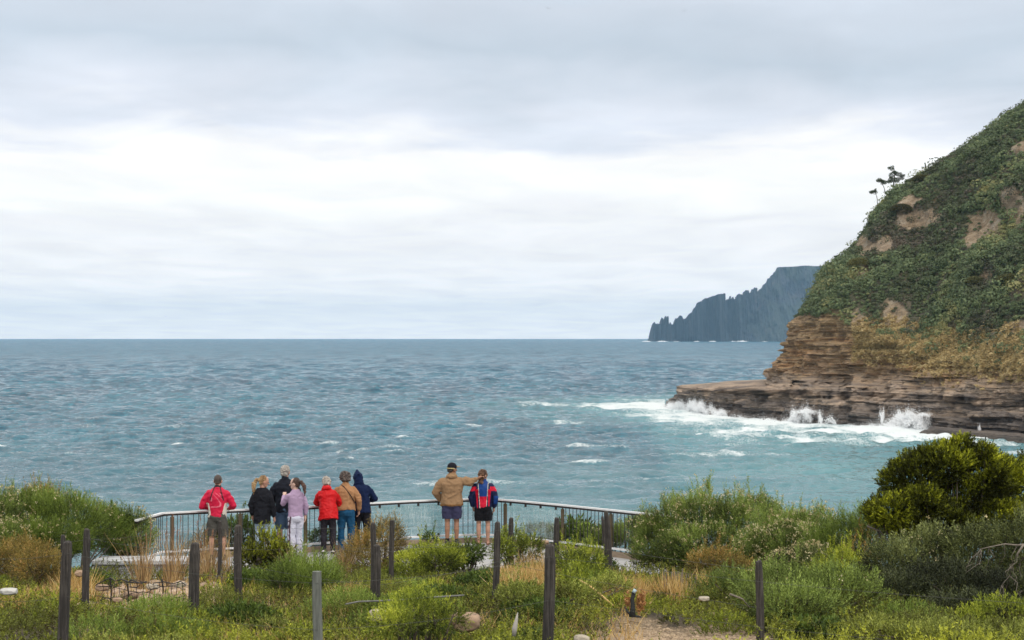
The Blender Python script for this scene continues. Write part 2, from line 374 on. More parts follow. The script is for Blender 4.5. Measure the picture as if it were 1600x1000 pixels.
def sea():
    # rings of growing distance: finest where the water is nearest
    yl = [55.0]
    while yl[-1] < SEA_FAR:
        D = yl[-1]; yl.append(D + max(0.9 if D < 170 else 0.30, D * D / 62220 * 0.30))
    yl[-1] = SEA_FAR; yl = np.array(yl); nr = len(yl)
    az = np.concatenate([np.linspace(-1.6, -0.40, 12)[:-1], np.linspace(-0.40, -0.30, 10)[:-1], np.linspace(-0.30, 0.30, 860), np.linspace(0.30, 0.40, 10)[1:], np.linspace(0.40, 1.6, 12)[1:]])
    Y = np.repeat(yl[:, None], len(az), 1); X = az[None, :] * Y
    sp = np.gradient(yl)[:, None]
    wd = np.array([0.18, -0.98])
    Z = np.zeros_like(X); DX = np.zeros_like(X); DY = np.zeros_like(X); CR = np.zeros_like(X)
    for (N, Lt, V_, rot, seed, amp) in ((1024, 391.0, 6.6, 0.15, 3, 0.24), (512, 147.0, 4.8, -0.22, 9, 0.15)):
        c, s = math.cos(rot), math.sin(rot)
        xr, yr = X * c - Y * s, X * s + Y * c
        for (lo, hi), (h, dx, dy) in zip(((16, 999), (7, 16), (2.8, 7), (0.5, 2.8)), bands(N, Lt, V_, wd, seed, ((16, 999), (7, 16), (2.8, 7), (0.5, 2.8)))):
            gain = {16: 1.5, 7: 1.7, 2.8: 2.3, 0.5: 3.2}[lo]
            fade = np.clip(1.35 - np.minimum(sp * 0.35, 1e9) / (lo * 0.9), 0.0, 1)
            if fade.max() <= 0: continue
            A = amp * gain * fade
            Z += A * samp(h, xr, yr, Lt)
            ax, ay = samp(dx, xr, yr, Lt), samp(dy, xr, yr, Lt)
            DX += A * (ax * c + ay * s); DY += A * (-ax * s + ay * c)
            if lo >= 2.8: CR += A * samp(h, xr, yr, Lt)
    dsh = seg_dist(X, Y, WL[::12])
    near = Y < 1200
    foam = np.zeros_like(X)
    n1 = fbm(X / 11, Y / 16, 0 * X, 4, 101); n2 = fbm(X / 4, Y / 9, 0 * X + 3, 3, 105)
    PXs = X / Y * F + 800
    front = (Y < np.interp(PXs, BASE_P, BASE_D) + 6)
    wid = np.interp(PXs, [1000, 1050, 1130, 1300, 1450, 1550, 1700], [30, 60, 66, 72, 50, 26, 14])
    foam = np.maximum(foam, np.where(near, 1.15 * (1 - (dsh / wid) ** 1.3) + 0.75 * n1 + 0.45 * n2, 0))
    def streak(pts, wdt, k, warp=1.0):
        q = [tuple(P(a, b, 62220 / (b - 527.0) if True else 0).xy) for a, b in pts]
        q = [((a - 800) / F * (62220 / (b - 527.0)), 62220 / (b - 527.0)) for a, b in pts]
        d = seg_dist(X + 6 * n2, Y + 10 * n1, q)
        return np.where(near, k * (1 - d / wdt) + 0.55 * n2 + 0.3 * n1, 0)
    foam = np.maximum(foam, streak([(805, 632), (870, 634), (940, 637), (1010, 639), (1045, 638)], 8, 0.88))
    foam = np.maximum(foam, streak([(1040, 655), (1130, 662), (1200, 668)], 9, 1.1))
    foam = np.maximum(foam, streak([(1180, 672), (1300, 680), (1420, 684), (1600, 690)], 8, 1.3))
    for q, wd_, k in (([(872, 660), (903, 662)], 3.2, 1.15), ([(752, 667), (805, 665)], 2.8, 1.0), ([(772, 683), (812, 682)], 2.4, 1.15), ([(955, 692), (1050, 698)], 3.0, .8), ([(1075, 677), (1180, 682)], 4, 0.9),
                      ([(265, 694), (298, 694)], 1.8, 1.15), ([(455, 708), (545, 704), (630, 700)], 2.2, 0.75), ([(140, 779), (165, 779)], 1.0, 1.0), ([(620, 690), (720, 683)], 2.0, 0.5), ([(1100, 715), (1200, 712)], 2.2, .7)):
        foam = np.maximum(foam, streak(q, wd_ * 1.6, k * 0.72))
    # whitecaps on the steepest crests
    crest = np.clip((CR - 0.62) / 0.30, 0, 1) * np.clip(0.5 + n1, 0, 1)
    crest = crest * (0.2 + 0.8 * np.exp(-((Y - 330) / 190.0) ** 2))
    foam = np.maximum(foam, crest * 0.85)
    foam = np.where(front | (PXs < 1040), foam, foam * 0.3)
    aer = np.clip(1.15 - dsh / (wid * 2.0), 0, 1) + np.clip(1 - seg_dist(X, Y, [(-60, 170), (30, 168), (60, 240)]) / 90.0, 0, 0.25)
    aer = np.clip(aer + 0.25 * n1 * (aer > 0), 0, 1)
    lee = np.interp(Y, [55, 190, 260, 380], [0.4, 0.5, 0.65, 1.0])
    DX *= lee; DY *= lee
    Z = Z * lee * np.where(near, 1 - 0.55 * np.clip(1 - dsh / 25, 0, 1), 1) + np.clip(foam, 0, 1.3) * 0.10
    V = np.stack([X + 0.8 * DX, Y + 0.8 * DY, Z], -1)
    return V, np.clip(foam, -0.5, 1.6), aer
SV, SF, SA = sea()
m, n, b, o = mat_new('sea_water')
g = nd('ShaderNodeTexCoord', n); v = g.outputs['Object']
cd = nd('ShaderNodeNewGeometry', n)
sx = nd('ShaderNodeSeparateXYZ', n); n.links.new(v, sx.inputs[0])
dist = math_(n, 'DIVIDE', sx.outputs[1], 2500.0, clamp=True)
big = tex(n, 1.0, 4, 0.6, v, (0.006, 0.010, 1))
f1 = tex(n, 1.0, 6, 0.85, v, (0.60, 0.085, 1), 0.4)
f2 = tex(n, 1.0, 5, 0.75, v, (0.045, 0.0060, 1), 0.5)
ff = math_(n, 'MULTIPLY_ADD', f1, 0.62, math_(n, 'MULTIPLY', f2, 0.38))
deep = cramp(n, ff, [(0.43, (0.0005, 0.034, 0.070)), (0.5, (0.003, 0.086, 0.145)), (0.57, (0.020, 0.170, 0.240))])  # mottled colour stands in for light and dark faces of unmeshed wavelets
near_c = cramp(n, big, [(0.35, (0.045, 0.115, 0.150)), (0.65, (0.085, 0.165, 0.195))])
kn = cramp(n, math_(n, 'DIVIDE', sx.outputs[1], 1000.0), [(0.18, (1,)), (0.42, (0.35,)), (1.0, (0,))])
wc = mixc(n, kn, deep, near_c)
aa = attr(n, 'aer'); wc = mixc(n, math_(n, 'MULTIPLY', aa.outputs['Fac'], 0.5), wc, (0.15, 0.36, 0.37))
fa = attr(n, 'foam')
fn = tex(n, 1.0, 8, 0.72, v, (0.55, 0.38, 1), 1.2)
fn2 = tex(n, 1.0, 5, 0.75, v, (3.2, 1.6, 1), 0.8)
ft = math_(n, 'ADD', fa.outputs['Fac'], math_(n, 'ADD', math_(n, 'MULTIPLY_ADD', fn, 1.5, -0.75), math_(n, 'MULTIPLY_ADD', fn2, 1.3, -0.65)))
fm = cramp(n, ft, [(0.40, (0,)), (0.70, (0.40,)), (1.15, (1,))])
cc = mixc(n, fm, wc, (0.66, 0.71, 0.72))
n.links.new(cc, b.inputs['Base Color']); b.inputs['IOR'].default_value = 1.33
rr = math_(n, 'ADD', math_(n, 'MULTIPLY_ADD', dist, 0.16, 0.09), math_(n, 'MULTIPLY', fm, 0.6)); n.links.new(rr, b.inputs['Roughness'])
far = math_(n, 'DIVIDE', math_(n, 'ADD', sx.outputs[1], -350.0), 900.0, clamp=True)
slev = math_(n, 'SUBTRACT', 0.5, math_(n, 'MULTIPLY', far, cramp(n, ff, [(0.43, (0.48,)), (0.57, (0.28,))])))
n.links.new(slev, b.inputs['Specular IOR Level'])
# ripples too small for the mesh; longer ones take over far away
r1 = tex(n, 1.0, 5, 0.65, v, (1.3, 2.1, 1), 0.4)
r2 = tex(n, 1.0, 6, 0.7, v, (0.10, 0.16, 1), 0.4)
r3 = tex(n, 1.0, 6, 0.75, v, (0.018, 0.022, 1), 0.3)
bu = bump(n, b, r1, 0.9, 0.22)
bu2 = nd('ShaderNodeBump', n); bu2.inputs['Distance'].default_value = 1.6
n.links.new(cramp(n, math_(n, 'DIVIDE', sx.outputs[1], 2000.0), [(0.15, (0.0,)), (0.45, (0.75,)), (1.0, (0.9,))]), bu2.inputs['Strength'])
n.links.new(r2, bu2.inputs['Height'])
bu3 = nd('ShaderNodeBump', n); bu3.inputs['Distance'].default_value = 9.0
n.links.new(cramp(n, math_(n, 'DIVIDE', sx.outputs[1], 4000.0), [(0.2, (0.0,)), (0.6, (0.6,)), (1.0, (0.9,))]), bu3.inputs['Strength'])
n.links.new(r3, bu3.inputs['Height']); n.links.new(bu3.outputs[0], bu2.inputs['Normal']); n.links.new(bu2.outputs[0], bu.inputs['Normal'])
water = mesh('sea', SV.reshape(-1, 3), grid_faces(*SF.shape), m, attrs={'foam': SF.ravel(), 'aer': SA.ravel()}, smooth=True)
tag(water, kind='structure')

# ------------------------------------------------------------ far headland with its columns of rock
def far_headland():
    prof = [(1021, 531), (1022, 505), (1024, 503), (1025, 505), (1032, 506), (1033.5, 508), (1034, 497), (1036, 496.5), (1036.5, 506), (1039, 505), (1039.5, 494), (1041, 494), (1041.5, 507), (1042.7, 508), (1043, 494), (1045, 494), (1045.3, 507),
            (1048, 504), (1050, 507), (1053, 506), (1055, 502), (1057, 497), (1060, 496), (1062, 493), (1065, 494), (1067, 499), (1070, 498), (1073, 495), (1076, 490), (1079, 489), (1082, 487), (1083, 482), (1086, 480), (1088, 474), (1092, 472), (1097, 470),
            (1102, 466), (1108, 465), (1115, 462), (1122, 460), (1128, 459), (1133, 458.5), (1135, 458.5), (1135.6, 472), (1138, 468), (1140, 467), (1142.5, 468), (1143, 462.5), (1144, 462.5), (1144.4, 477), (1145.4, 477), (1145.8, 464), (1147, 463), (1148, 468), (1150, 466), (1153, 460), (1157, 459), (1162, 462), (1164, 455),
            (1169, 453), (1171, 456), (1172, 452), (1173.5, 453), (1174, 457), (1179, 456), (1179.5, 451), (1183, 450), (1184, 448.5), (1187, 449), (1187.5, 456), (1191, 452), (1195, 449), (1198, 444), (1203, 441), (1206, 438), (1207, 434), (1211, 432),
            (1213, 428), (1217, 427), (1219, 423), (1223, 421), (1226, 415), (1232, 413.5), (1245, 413), (1260, 412), (1275, 411), (1300, 411), (1400, 409), (1600, 404)]
    D = 9500.0
    px = np.concatenate([np.arange(1021, 1200, 0.3), np.arange(1200, 1320, 0.8), np.arange(1320, 1600, 4.0)])
    py = np.interp(px, [a for a, _ in prof], [b_ for _, b_ in prof])
    cell = np.floor(px / 1.3)
    jag = (hash3(cell, cell * 0, cell * 0, 3) - 0.5) * 2.0 * np.interp(px, [1021, 1200, 1230, 1240], [1, 1, 0.4, 0.1])
    H = CZ + (527 - py - jag * 0.7) / F * D; H = np.maximum(H, 4)
    nv = 70; tt = np.linspace(0, 1, nv)
    flk = np.interp(px, [1021, 1130, 1200], [1, 0.8, 0.35])
    flute = flk * 26 * np.abs(vn(px / 2.3, 0 * px, 0 * px, 5)) + flk * 14 * hash3(cell, cell * 0, cell * 0, 9) + 70 * vn(px / 17, 0 * px, 0 * px, 6)
    V = np.zeros((nv + 12, len(px), 3))
    for i, t_ in enumerate(tt):
        zz = -4 + (H + 4) * t_
        steep = np.interp(px, [1021, 1135, 1190, 1250, 1600], [0.10, 0.16, 0.55, 0.9, 0.9])
        talus = np.clip(1 - t_ / np.interp(px, [1021, 1150, 1250, 1600], [0.08, 0.3, 0.62, 0.6]), 0, 1)
        dep = D + zz * steep - flute * (1 - talus * 0.7) - talus * 160 * steep + 40 * fbm(px / 9, t_ * 6 + 0 * px, 0 * px, 4, 22) * steep * 1.4
        k = dep / D
        V[i, :, 0] = (px - 800) / F * D + 0 * k; V[i, :, 1] = dep; V[i, :, 2] = zz
    for j in range(12):
        s = (j + 1) / 12
        V[nv + j, :, 0] = V[nv - 1, :, 0]; V[nv + j, :, 1] = V[nv - 1, :, 1] + 25 + 380 * s ** 2; V[nv + j, :, 2] = H - (H + 4) * s ** 3
    # close the seaward tip
    V[:, 0, 1] = np.linspace(V[0, 0, 1], V[-1, 0, 1], nv + 12)
    m, n, b, o = mat_new('far_cliff')
    v = nd('ShaderNodeTexCoord', n).outputs['Object']
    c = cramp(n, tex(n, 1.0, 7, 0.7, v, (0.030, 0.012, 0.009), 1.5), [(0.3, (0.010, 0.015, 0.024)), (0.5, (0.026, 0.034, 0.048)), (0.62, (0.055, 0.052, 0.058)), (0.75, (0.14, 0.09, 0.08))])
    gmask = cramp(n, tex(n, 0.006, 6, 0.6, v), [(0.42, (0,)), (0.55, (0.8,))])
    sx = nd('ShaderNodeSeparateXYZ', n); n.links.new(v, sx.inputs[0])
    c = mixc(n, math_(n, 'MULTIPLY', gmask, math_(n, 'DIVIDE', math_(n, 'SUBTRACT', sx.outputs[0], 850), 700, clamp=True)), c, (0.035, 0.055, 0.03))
    n.links.new(c, b.inputs['Base Color']); b.inputs['Roughness'].default_value = 0.95
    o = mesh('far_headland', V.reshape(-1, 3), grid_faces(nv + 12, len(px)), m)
    tag(o, kind='structure')
    # surf along its foot
    Vs = []; Fs = []
    mw = simple('surf', (0.85, 0.88, 0.9), 0.8, 0.05, 0.1, bumpd=0)
    i = 0
    for a, b_, hh in ((1003, 1019, 7), (1026, 1045, 6), (1052, 1062, 3), (1084, 1094, 4), (1108, 1120, 5), (1143, 1150, 5), (1150, 1169, 7), (1190, 1200, 3)):
        q = np.linspace(0, 1, 14)
        for s in q:
            x = ((a + (b_ - a) * s) - 800) / F * (D - 230)
            h = 0.5 * hh * math.sin(math.pi * s) ** 0.6 * (0.6 + 0.8 * random.random())
            Vs += [(x, D - 235, -1), (x, D - 215, h), (x, D - 195, -1)]
        for j in range(13):
            k = i + j * 3
            Fs += [(k, k + 3, k + 4, k + 1), (k + 1, k + 4, k + 5, k + 2)]
        i += 42
    tag(mesh('distant_surf', Vs, Fs, mw), 'thin white surf breaking along the foot of the far blue headland', 'surf', kind='stuff')
far_headland()
# ------------------------------------------------------------ foliage toolkit
def unit(v): return v / (np.linalg.norm(v, axis=-1, keepdims=True) + 1e-9)
def quads(base, d, side, ln, wd, bend=None):
    """leaf blades: base (N,3), direction d, side vector, length, width"""
    ln = np.asarray(ln).reshape(-1, 1); wd = np.asarray(wd).reshape(-1, 1)
    mid = base + d * ln * 0.5; tip = base + d * ln
    if bend is not None: tip = tip + bend * ln
    V = np.stack([base, mid + side * wd * 0.5, tip, mid - side * wd * 0.5], 1).reshape(-1, 3)
    return V
def qf(n): return np.arange(n * 4).reshape(n, 4)
def sprigs(org, dirs, nl, ln, lw, stem, spread=0.9, r=rng, jit=0.25, tone=None, cup=0.0):
    """each origin gets a shoot of nl leaves; returns V, per-vertex tone"""
    N = len(org); dirs = unit(dirs)
    a = unit(np.cross(dirs, r.normal(size=(N, 3)))); b_ = np.cross(dirs, a)
    k = np.arange(nl); h = ((k + 0.5) / nl)[None, :] * np.asarray(stem).reshape(-1, 1)
    ang = k[None, :] * 2.39996 + r.uniform(0, 6.28, (N, 1)) + r.normal(0, 0.3, (N, nl))
    rad = a[:, None, :] * np.cos(ang)[..., None] + b_[:, None, :] * np.sin(ang)[..., None]
    sp = spread * (1.15 - 0.7 * (k / nl))[None, :, None] * r.uniform(0.7, 1.3, (N, nl, 1))
    d = unit(dirs[:, None, :] + rad * sp + r.normal(0, jit, (N, nl, 3)))
    base = org[:, None, :] + dirs[:, None, :] * h[..., None]
    side = unit(np.cross(d, rad) + r.normal(0, 0.35, (N, nl, 3)))
    ll = np.asarray(ln) * r.uniform(0.7, 1.25, N * nl); ww = np.asarray(lw) * r.uniform(0.75, 1.25, N * nl)
    V = quads(base.reshape(-1, 3), d.reshape(-1, 3), side.reshape(-1, 3), ll, ww)
    t = (tone if tone is not None else r.uniform(0, 1, N))
    T = np.repeat(np.clip(t[:, None] + r.normal(0, 0.10, (N, nl)), 0, 1).ravel(), 4)
    return V, T
def leafmat(name, stops, trans=0.25, rough=0.6):
    """stops: leaf colours from old to fresh, or with shade painted in, chosen per leaf"""
    m, n, b, o = mat_new(name)
    a = attr(n, 'tone')
    c = cramp(n, a.outputs['Fac'], [(i / (len(stops) - 1), s) for i, s in enumerate(stops)])
    n.links.new(c, b.inputs['Base Color']); b.inputs['Roughness'].default_value = rough; b.inputs['Specular IOR Level'].default_value = 0.25
    tr = nd('ShaderNodeBsdfTranslucent', n); n.links.new(c, tr.inputs['Color'])
    ms = nd('ShaderNodeMixShader', n); ms.inputs[0].default_value = trans
    n.links.new(b.outputs[0], ms.inputs[1]); n.links.new(tr.outputs[0], ms.inputs[2]); n.links.new(ms.outputs[0], o.inputs[0])
    return m
def tube(path, rad, seg=5):
    """tapered tube along path points -> V, F(list)"""
    path = np.asarray(path, float); n_ = len(path); rad = np.broadcast_to(rad, (n_,))
    t = unit(np.gradient(path, axis=0)); ref = np.where(np.abs(t[:, 2:3]) > 0.9, [[1., 0, 0]], [[0, 0, 1.]])
    a = unit(np.cross(t, ref)); b_ = np.cross(t, a)
    an = np.arange(seg) * 2 * np.pi / seg
    V = path[:, None, :] + (a[:, None, :] * np.cos(an)[None, :, None] + b_[:, None, :] * np.sin(an)[None, :, None]) * rad[:, None, None]
    V = V.reshape(-1, 3); Fc = []
    for i in range(n_ - 1):
        for j in range(seg):
            j2 = (j + 1) % seg; Fc.append((i * seg + j, i * seg + j2, (i + 1) * seg + j2, (i + 1) * seg + j))
    Fc.append(tuple(range(seg))[::-1]); Fc.append(tuple((n_ - 1) * seg + j for j in range(seg)))
    return V, Fc
class MB:
    def __init__(s): s.V = []; s.F = []; s.n = 0
    def add(s, V, Fc):
        V = np.asarray(V); s.V.append(V); s.F += [tuple(int(i) + s.n for i in f) for f in Fc]; s.n += len(V)
        return s
    def tube(s, path, rad, seg=6): return s.add(*tube(path, rad, seg))
    def box(s, c, size, rot=None, bev=0.0):
        c = np.asarray(c, float); h = np.asarray(size, float) / 2
        if bev > 0:
            e = bev; pts = []
            for sx_ in (-1, 1):
                for sy_ in (-1, 1):
                    for sz_ in (-1, 1):
                        pts += [(sx_ * (h[0] - e), sy_ * (h[1] - e), sz_ * h[2]), (sx_ * (h[0] - e), sy_ * h[1], sz_ * (h[2] - e)), (sx_ * h[0], sy_ * (h[1] - e), sz_ * (h[2] - e))]
            import bmesh
            bm = bmesh.new(); vs = [bm.verts.new(p) for p in pts]; bmesh.ops.convex_hull(bm, input=vs)
            bm.verts.index_update(); V = np.array([v.co[:] for v in bm.verts]); Fc = [[v.index for v in f.verts] for f in bm.faces]; bm.free()
        else:
            V = np.array([(x, y, z) for x in (-h[0], h[0]) for y in (-h[1], h[1]) for z in (-h[2], h[2])])
            Fc = [(0, 1, 3, 2), (4, 6, 7, 5), (0, 4, 5, 1), (2, 3, 7, 6), (0, 2, 6, 4), (1, 5, 7, 3)]
        if rot is not None: V = V @ np.array(rot).T
        return s.add(V + c, Fc)
    def build(s, name, mat, parent=None, smooth=False, origin=None):
        return mesh(name, np.concatenate(s.V), s.F, mat, parent, smooth=smooth, origin=origin)
def rotz(a):
    c, s = math.cos(a), math.sin(a); return np.array([[c, -s, 0], [s, c, 0], [0, 0, 1]])

# ------------------------------------------------------------ scrub on the headland
def scrub():
    r = np.random.default_rng(21)
    nr, nc = HPX.shape
    V = HV[::1]; P0 = V[:-1, :-1]; P1 = V[:-1, 1:]; P2 = V[1:, :-1]
    ar = np.linalg.norm(np.cross(P1 - P0, P2 - P0), axis=-1)
    pm = HPX[:-1, :-1]; ok = (HROCK[:-1, :-1] < 0.55) & (pm < 1700)
    ok[:, HNF + 6:] = False
    ct_ = np.interp(pm, [1200, 1300, 1330, 1400, 1460, 1600, 2300], [26, 26, 23, 19, 15, 14, 14])
    thin = 1 - 0.85 * np.exp(-(np.clip(P0[..., 2] - ct_, 0, 99) / 4.0) ** 2) * np.clip((pm - 1390) / 60, 0, 1)
    w_ = (ar * ok * thin * (1 - 0.93 * bare[:-1, :-1])).ravel(); w_ /= w_.sum()
    N = 16000
    idx = r.choice(len(w_), N, p=w_)
    c = P0.reshape(-1, 3)[idx]; px = pm.ravel()[idx]
    nrm = unit(np.cross(P1 - P0, P2 - P0)).reshape(-1, 3)[idx]; nrm *= np.sign(-nrm[:, 1:2]); 
    rad = r.gamma(3, 0.225, N).clip(0.28, 2.4) * np.clip(0.85 + 0.9 * vn(c[:, 0] / 12, c[:, 1] / 12, c[:, 2] / 12, 3), 0.45, 1.35)
    typ = 1.1 * vn(c[:, 0] / 16, c[:, 1] / 16, c[:, 2] / 11, 77) + 0.5 * vn(c[:, 0] / 5, c[:, 1] / 5, c[:, 2] / 4, 78) + r.normal(0, 0.28, N)
    big_ = r.uniform(0, 1, N) < 0.012; rad = np.where(big_, r.uniform(1.8, 2.6, N), rad)
    tone0 = np.clip(0.5 + 0.42 * typ, 0, 1)
    Vs = []; Ts = []
    K = 88
    d = unit(r.normal(size=(N, K, 3))); up = unit(nrm * 0.6 + np.array([0, -0.1, 0.9]))
    d = d * np.sign((d * up[:, None, :]).sum(-1, keepdims=True) + 0.35)
    lump = 1 + 0.28 * vn(d[..., 0] * 2.2 + c[:, None, 0], d[..., 1] * 2.2, d[..., 2] * 2.2 + c[:, None, 2], 5)
    pos = c[:, None, :] + d * (rad[:, None, None] * lump[..., None]) * np.array([1.1, 1.1, 0.72]) + nrm[:, None, :] * 0.15
    out_ = unit(d + r.normal(0, 0.35, d.shape))
    a = unit(np.cross(out_, r.normal(size=d.shape))); b_ = np.cross(out_, a)
    s = (0.10 + 0.085 * rad)[:, None, None] * r.uniform(0.6, 1.3, (N, K, 1))
    Q = np.stack([pos - a * s, pos + b_ * s * 0.7, pos + a * s, pos - b_ * s * 0.7], 2).reshape(-1, 3)
    T = np.repeat(np.clip(tone0[:, None] + r.normal(0, 0.07, (N, K)), 0, 1).ravel(), 4)
    m = leafmat('scrub_leaf', [(0.15, 0.12, 0.09), (0.075, 0.08, 0.045), (0.095, 0.12, 0.052), (0.12, 0.165, 0.075), (0.19, 0.23, 0.10), (0.29, 0.27, 0.11)], 0.15)
    tag(mesh('hillside_scrub', Q, qf(len(Q) // 4), m, attrs={'tone': T}), 'dense green and olive scrub covering the steep slope of the headland', 'scrub', kind='stuff')
    # golden tussocks on the lower slope
    pmz = P0[..., 2]
    ctop = np.interp(pm, [1200, 1300, 1330, 1400, 1460, 1600, 2300], [26, 26, 23, 19, 15, 14, 14])
    wt = ar * (pm > 1335) * (pm < 1700) * np.exp(-((pmz - ctop - np.interp(pm, [1340, 1450, 1600], [-3, 2.5, 3.0])) / 3.2) ** 2); wt[:, HNF:] = 0
    wt = wt.ravel() / wt.sum(); N = 8500; idx = r.choice(len(wt), N, p=wt); c = P0.reshape(-1, 3)[idx]
    K = 16; dd = unit(r.normal(size=(N * K, 3)) * [1, 1, 0.5] + [0, -0.25, 0.75]); base = np.repeat(c, K, 0) + r.normal(0, 0.12, (N * K, 3))
    V_ = quads(base, dd, unit(np.cross(dd, r.normal(size=dd.shape))), r.uniform(0.5, 1.1, N * K), 0.22, bend=np.array([0, 0, -0.25]))
    mt = leafmat('dry_tussock', [(0.30, 0.22, 0.10), (0.52, 0.40, 0.19), (0.66, 0.53, 0.29)], 0.2)
    tag(mesh('hillside_tussocks', V_, qf(N * K), mt, attrs={'tone': np.repeat(r.uniform(0, 1, N), K * 4)}), 'straw coloured tussock grass on the foot of the headland slope', 'grass', kind='stuff')
scrub()

M_BARK = simple('bark', (0.10, 0.08, 0.065), 0.9, 0.3, 12, mscale=(1, 1, 0.25))
M_DEAD = simple('dead_wood', (0.20, 0.17, 0.14), 0.9, 0.3, 14)
def ridge_tree(px, py, D, h, lean, pads, label):
    b0 = P(px, py, D); o = empty('ridge_tree', b0, label, 'tree', 'lone trees on the headland ridge')
    b0 = np.array(b0); r = np.random.default_rng(int(px))
    mb = MB(); top = b0 + [lean * h, 0, h]
    q = np.linspace(0, 1, 7)[:, None]; path = b0 + (top - b0) * q + np.sin(q * 3) * [[0.06 * h, 0, 0]]
    path[0, 2] -= 1.0
    mb.tube(path, np.linspace(0.2, 0.07, 7) * h / 5, 6)
    Vs = []; Ts = []
    pads = pads + [(a_ + r.normal(0, 0.12), z_ + r.normal(0, 0.09), q_ * 0.5) for a_, z_, q_ in pads for _ in range(3)]
    for (ax, az, rr) in pads:
        c = b0 + [ax * h, r.normal(0, 0.3), az * h]; j = path[int(np.clip(az * 6, 1, 5))]
        mb.tube([j, (j + c) / 2 + [0, 0, -0.1], c], [0.09, 0.07, 0.04], 5)
        n_ = int(170 * rr * rr) + 20; d = unit(r.normal(size=(n_, 3))); pos = c + d * np.array([rr, rr * 0.9, rr * 0.5]) * r.uniform(0.4, 1, (n_, 1))
        V_, T = sprigs(pos, d + [0, 0, 0.5], 5, 0.17, 0.08, 0.15, r=r); Vs.append(V_); Ts.append(T)
    mb.build('trunk', M_BARK, o, smooth=True)
    V_ = np.concatenate(Vs); mesh('crown', V_, qf(len(V_) // 4), M_RIDGE, o, attrs={'tone': np.concatenate(Ts)})
M_RIDGE = leafmat('ridge_leaf', [(0.05, 0.06, 0.035), (0.08, 0.11, 0.05), (0.12, 0.15, 0.07)], 0.3)
ridge_tree(1396, 288, 541, 5.0, 0.0, [(-0.14, 0.86, 0.8), (0.06, 0.62, 0.9), (0.32, 0.5, 0.8), (-0.12, 0.45, 0.7), (0.1, 0.22, 1.2), (0.46, 0.34, 0.7), (-0.2, 0.15, .9)], 'tallest tree on the headland ridge, open crown with layered dark foliage')
ridge_tree(1383, 298, 539.5, 2.9, -0.5, [(-0.55, 0.95, 0.8), (-0.1, 0.8, 0.8), (-0.25, 0.9, .7)], 'low tree leaning out to the left just below the tallest ridge tree')
ridge_tree(1371, 314, 538, 2.8, -0.3, [(-0.5, 0.85, 0.75), (-0.25, 0.95, 0.6)], 'small round-headed tree perched on the bare edge, lowest of the three ridge trees')
# olive domed shrubs that stand out on the slope
def slope_shrub(px, py, D, rr, label, tone):
    r = np.random.default_rng(int(px + py)); c = np.array(P(px, py, D)); o = empty('domed_shrub', c - [0, 0, rr * 0.4], label, 'shrub', 'domed shrubs standing out on the headland slope')
    n_ = 900; d = unit(r.normal(size=(n_, 3))); d[:, 2] = np.abs(d[:, 2]) - 0.25
    pos = c + d * [rr, rr, rr * 0.55]; V_, T = sprigs(pos, d + [0, 0, 0.4], 5, 0.36, 0.2, 0.2, r=r)
    mesh('crown', V_, qf(len(V_) // 4), M_DOME, o, attrs={'tone': np.clip(tone + (T - 0.5) * 0.5, 0, 1)})
    MB().tube([c - [0, -0.3, rr * 1.1], c], [0.25, 0.12], 6).build('trunk', M_BARK, o)
M_DOME = leafmat('dome_leaf', [(0.06, 0.055, 0.03), (0.12, 0.12, 0.045), (0.20, 0.19, 0.07)], 0.1)
def slope_depth(px, py):
    """first point of the headland front seen at px, py"""
    best = None
    j = np.argmin(np.abs(HPX[:, :HNF] - px), axis=1); rows = np.arange(len(HZ))
    pts = HV[rows, j]; yy = 527 - (pts[:, 2] - CZ) / pts[:, 1] * F
    near = np.abs(yy - py) < 3
    return float(pts[near, 1].min()) if near.any() else 500.0
for px, py, rr, lb, t in ((1342, 412, 2.6, 'large olive domed shrub high on the left shoulder of the headland', 0.75), (1524, 440, 2.0, 'olive domed shrub in the middle of the slope, left of the other domed one', 0.5),
                          (1576, 437, 2.3, 'rightmost olive domed shrub on the headland slope', 0.45), (1440, 255 + 25, 2.2, 'brownish domed shrub close below the ridge line', 0.3), (1408, 327, 2.6, 'dark brown domed shrub above the bare bank left of centre slope', 0.15)):
    slope_shrub(px, py, slope_depth(px, py) - 0.8, rr, lb, t)

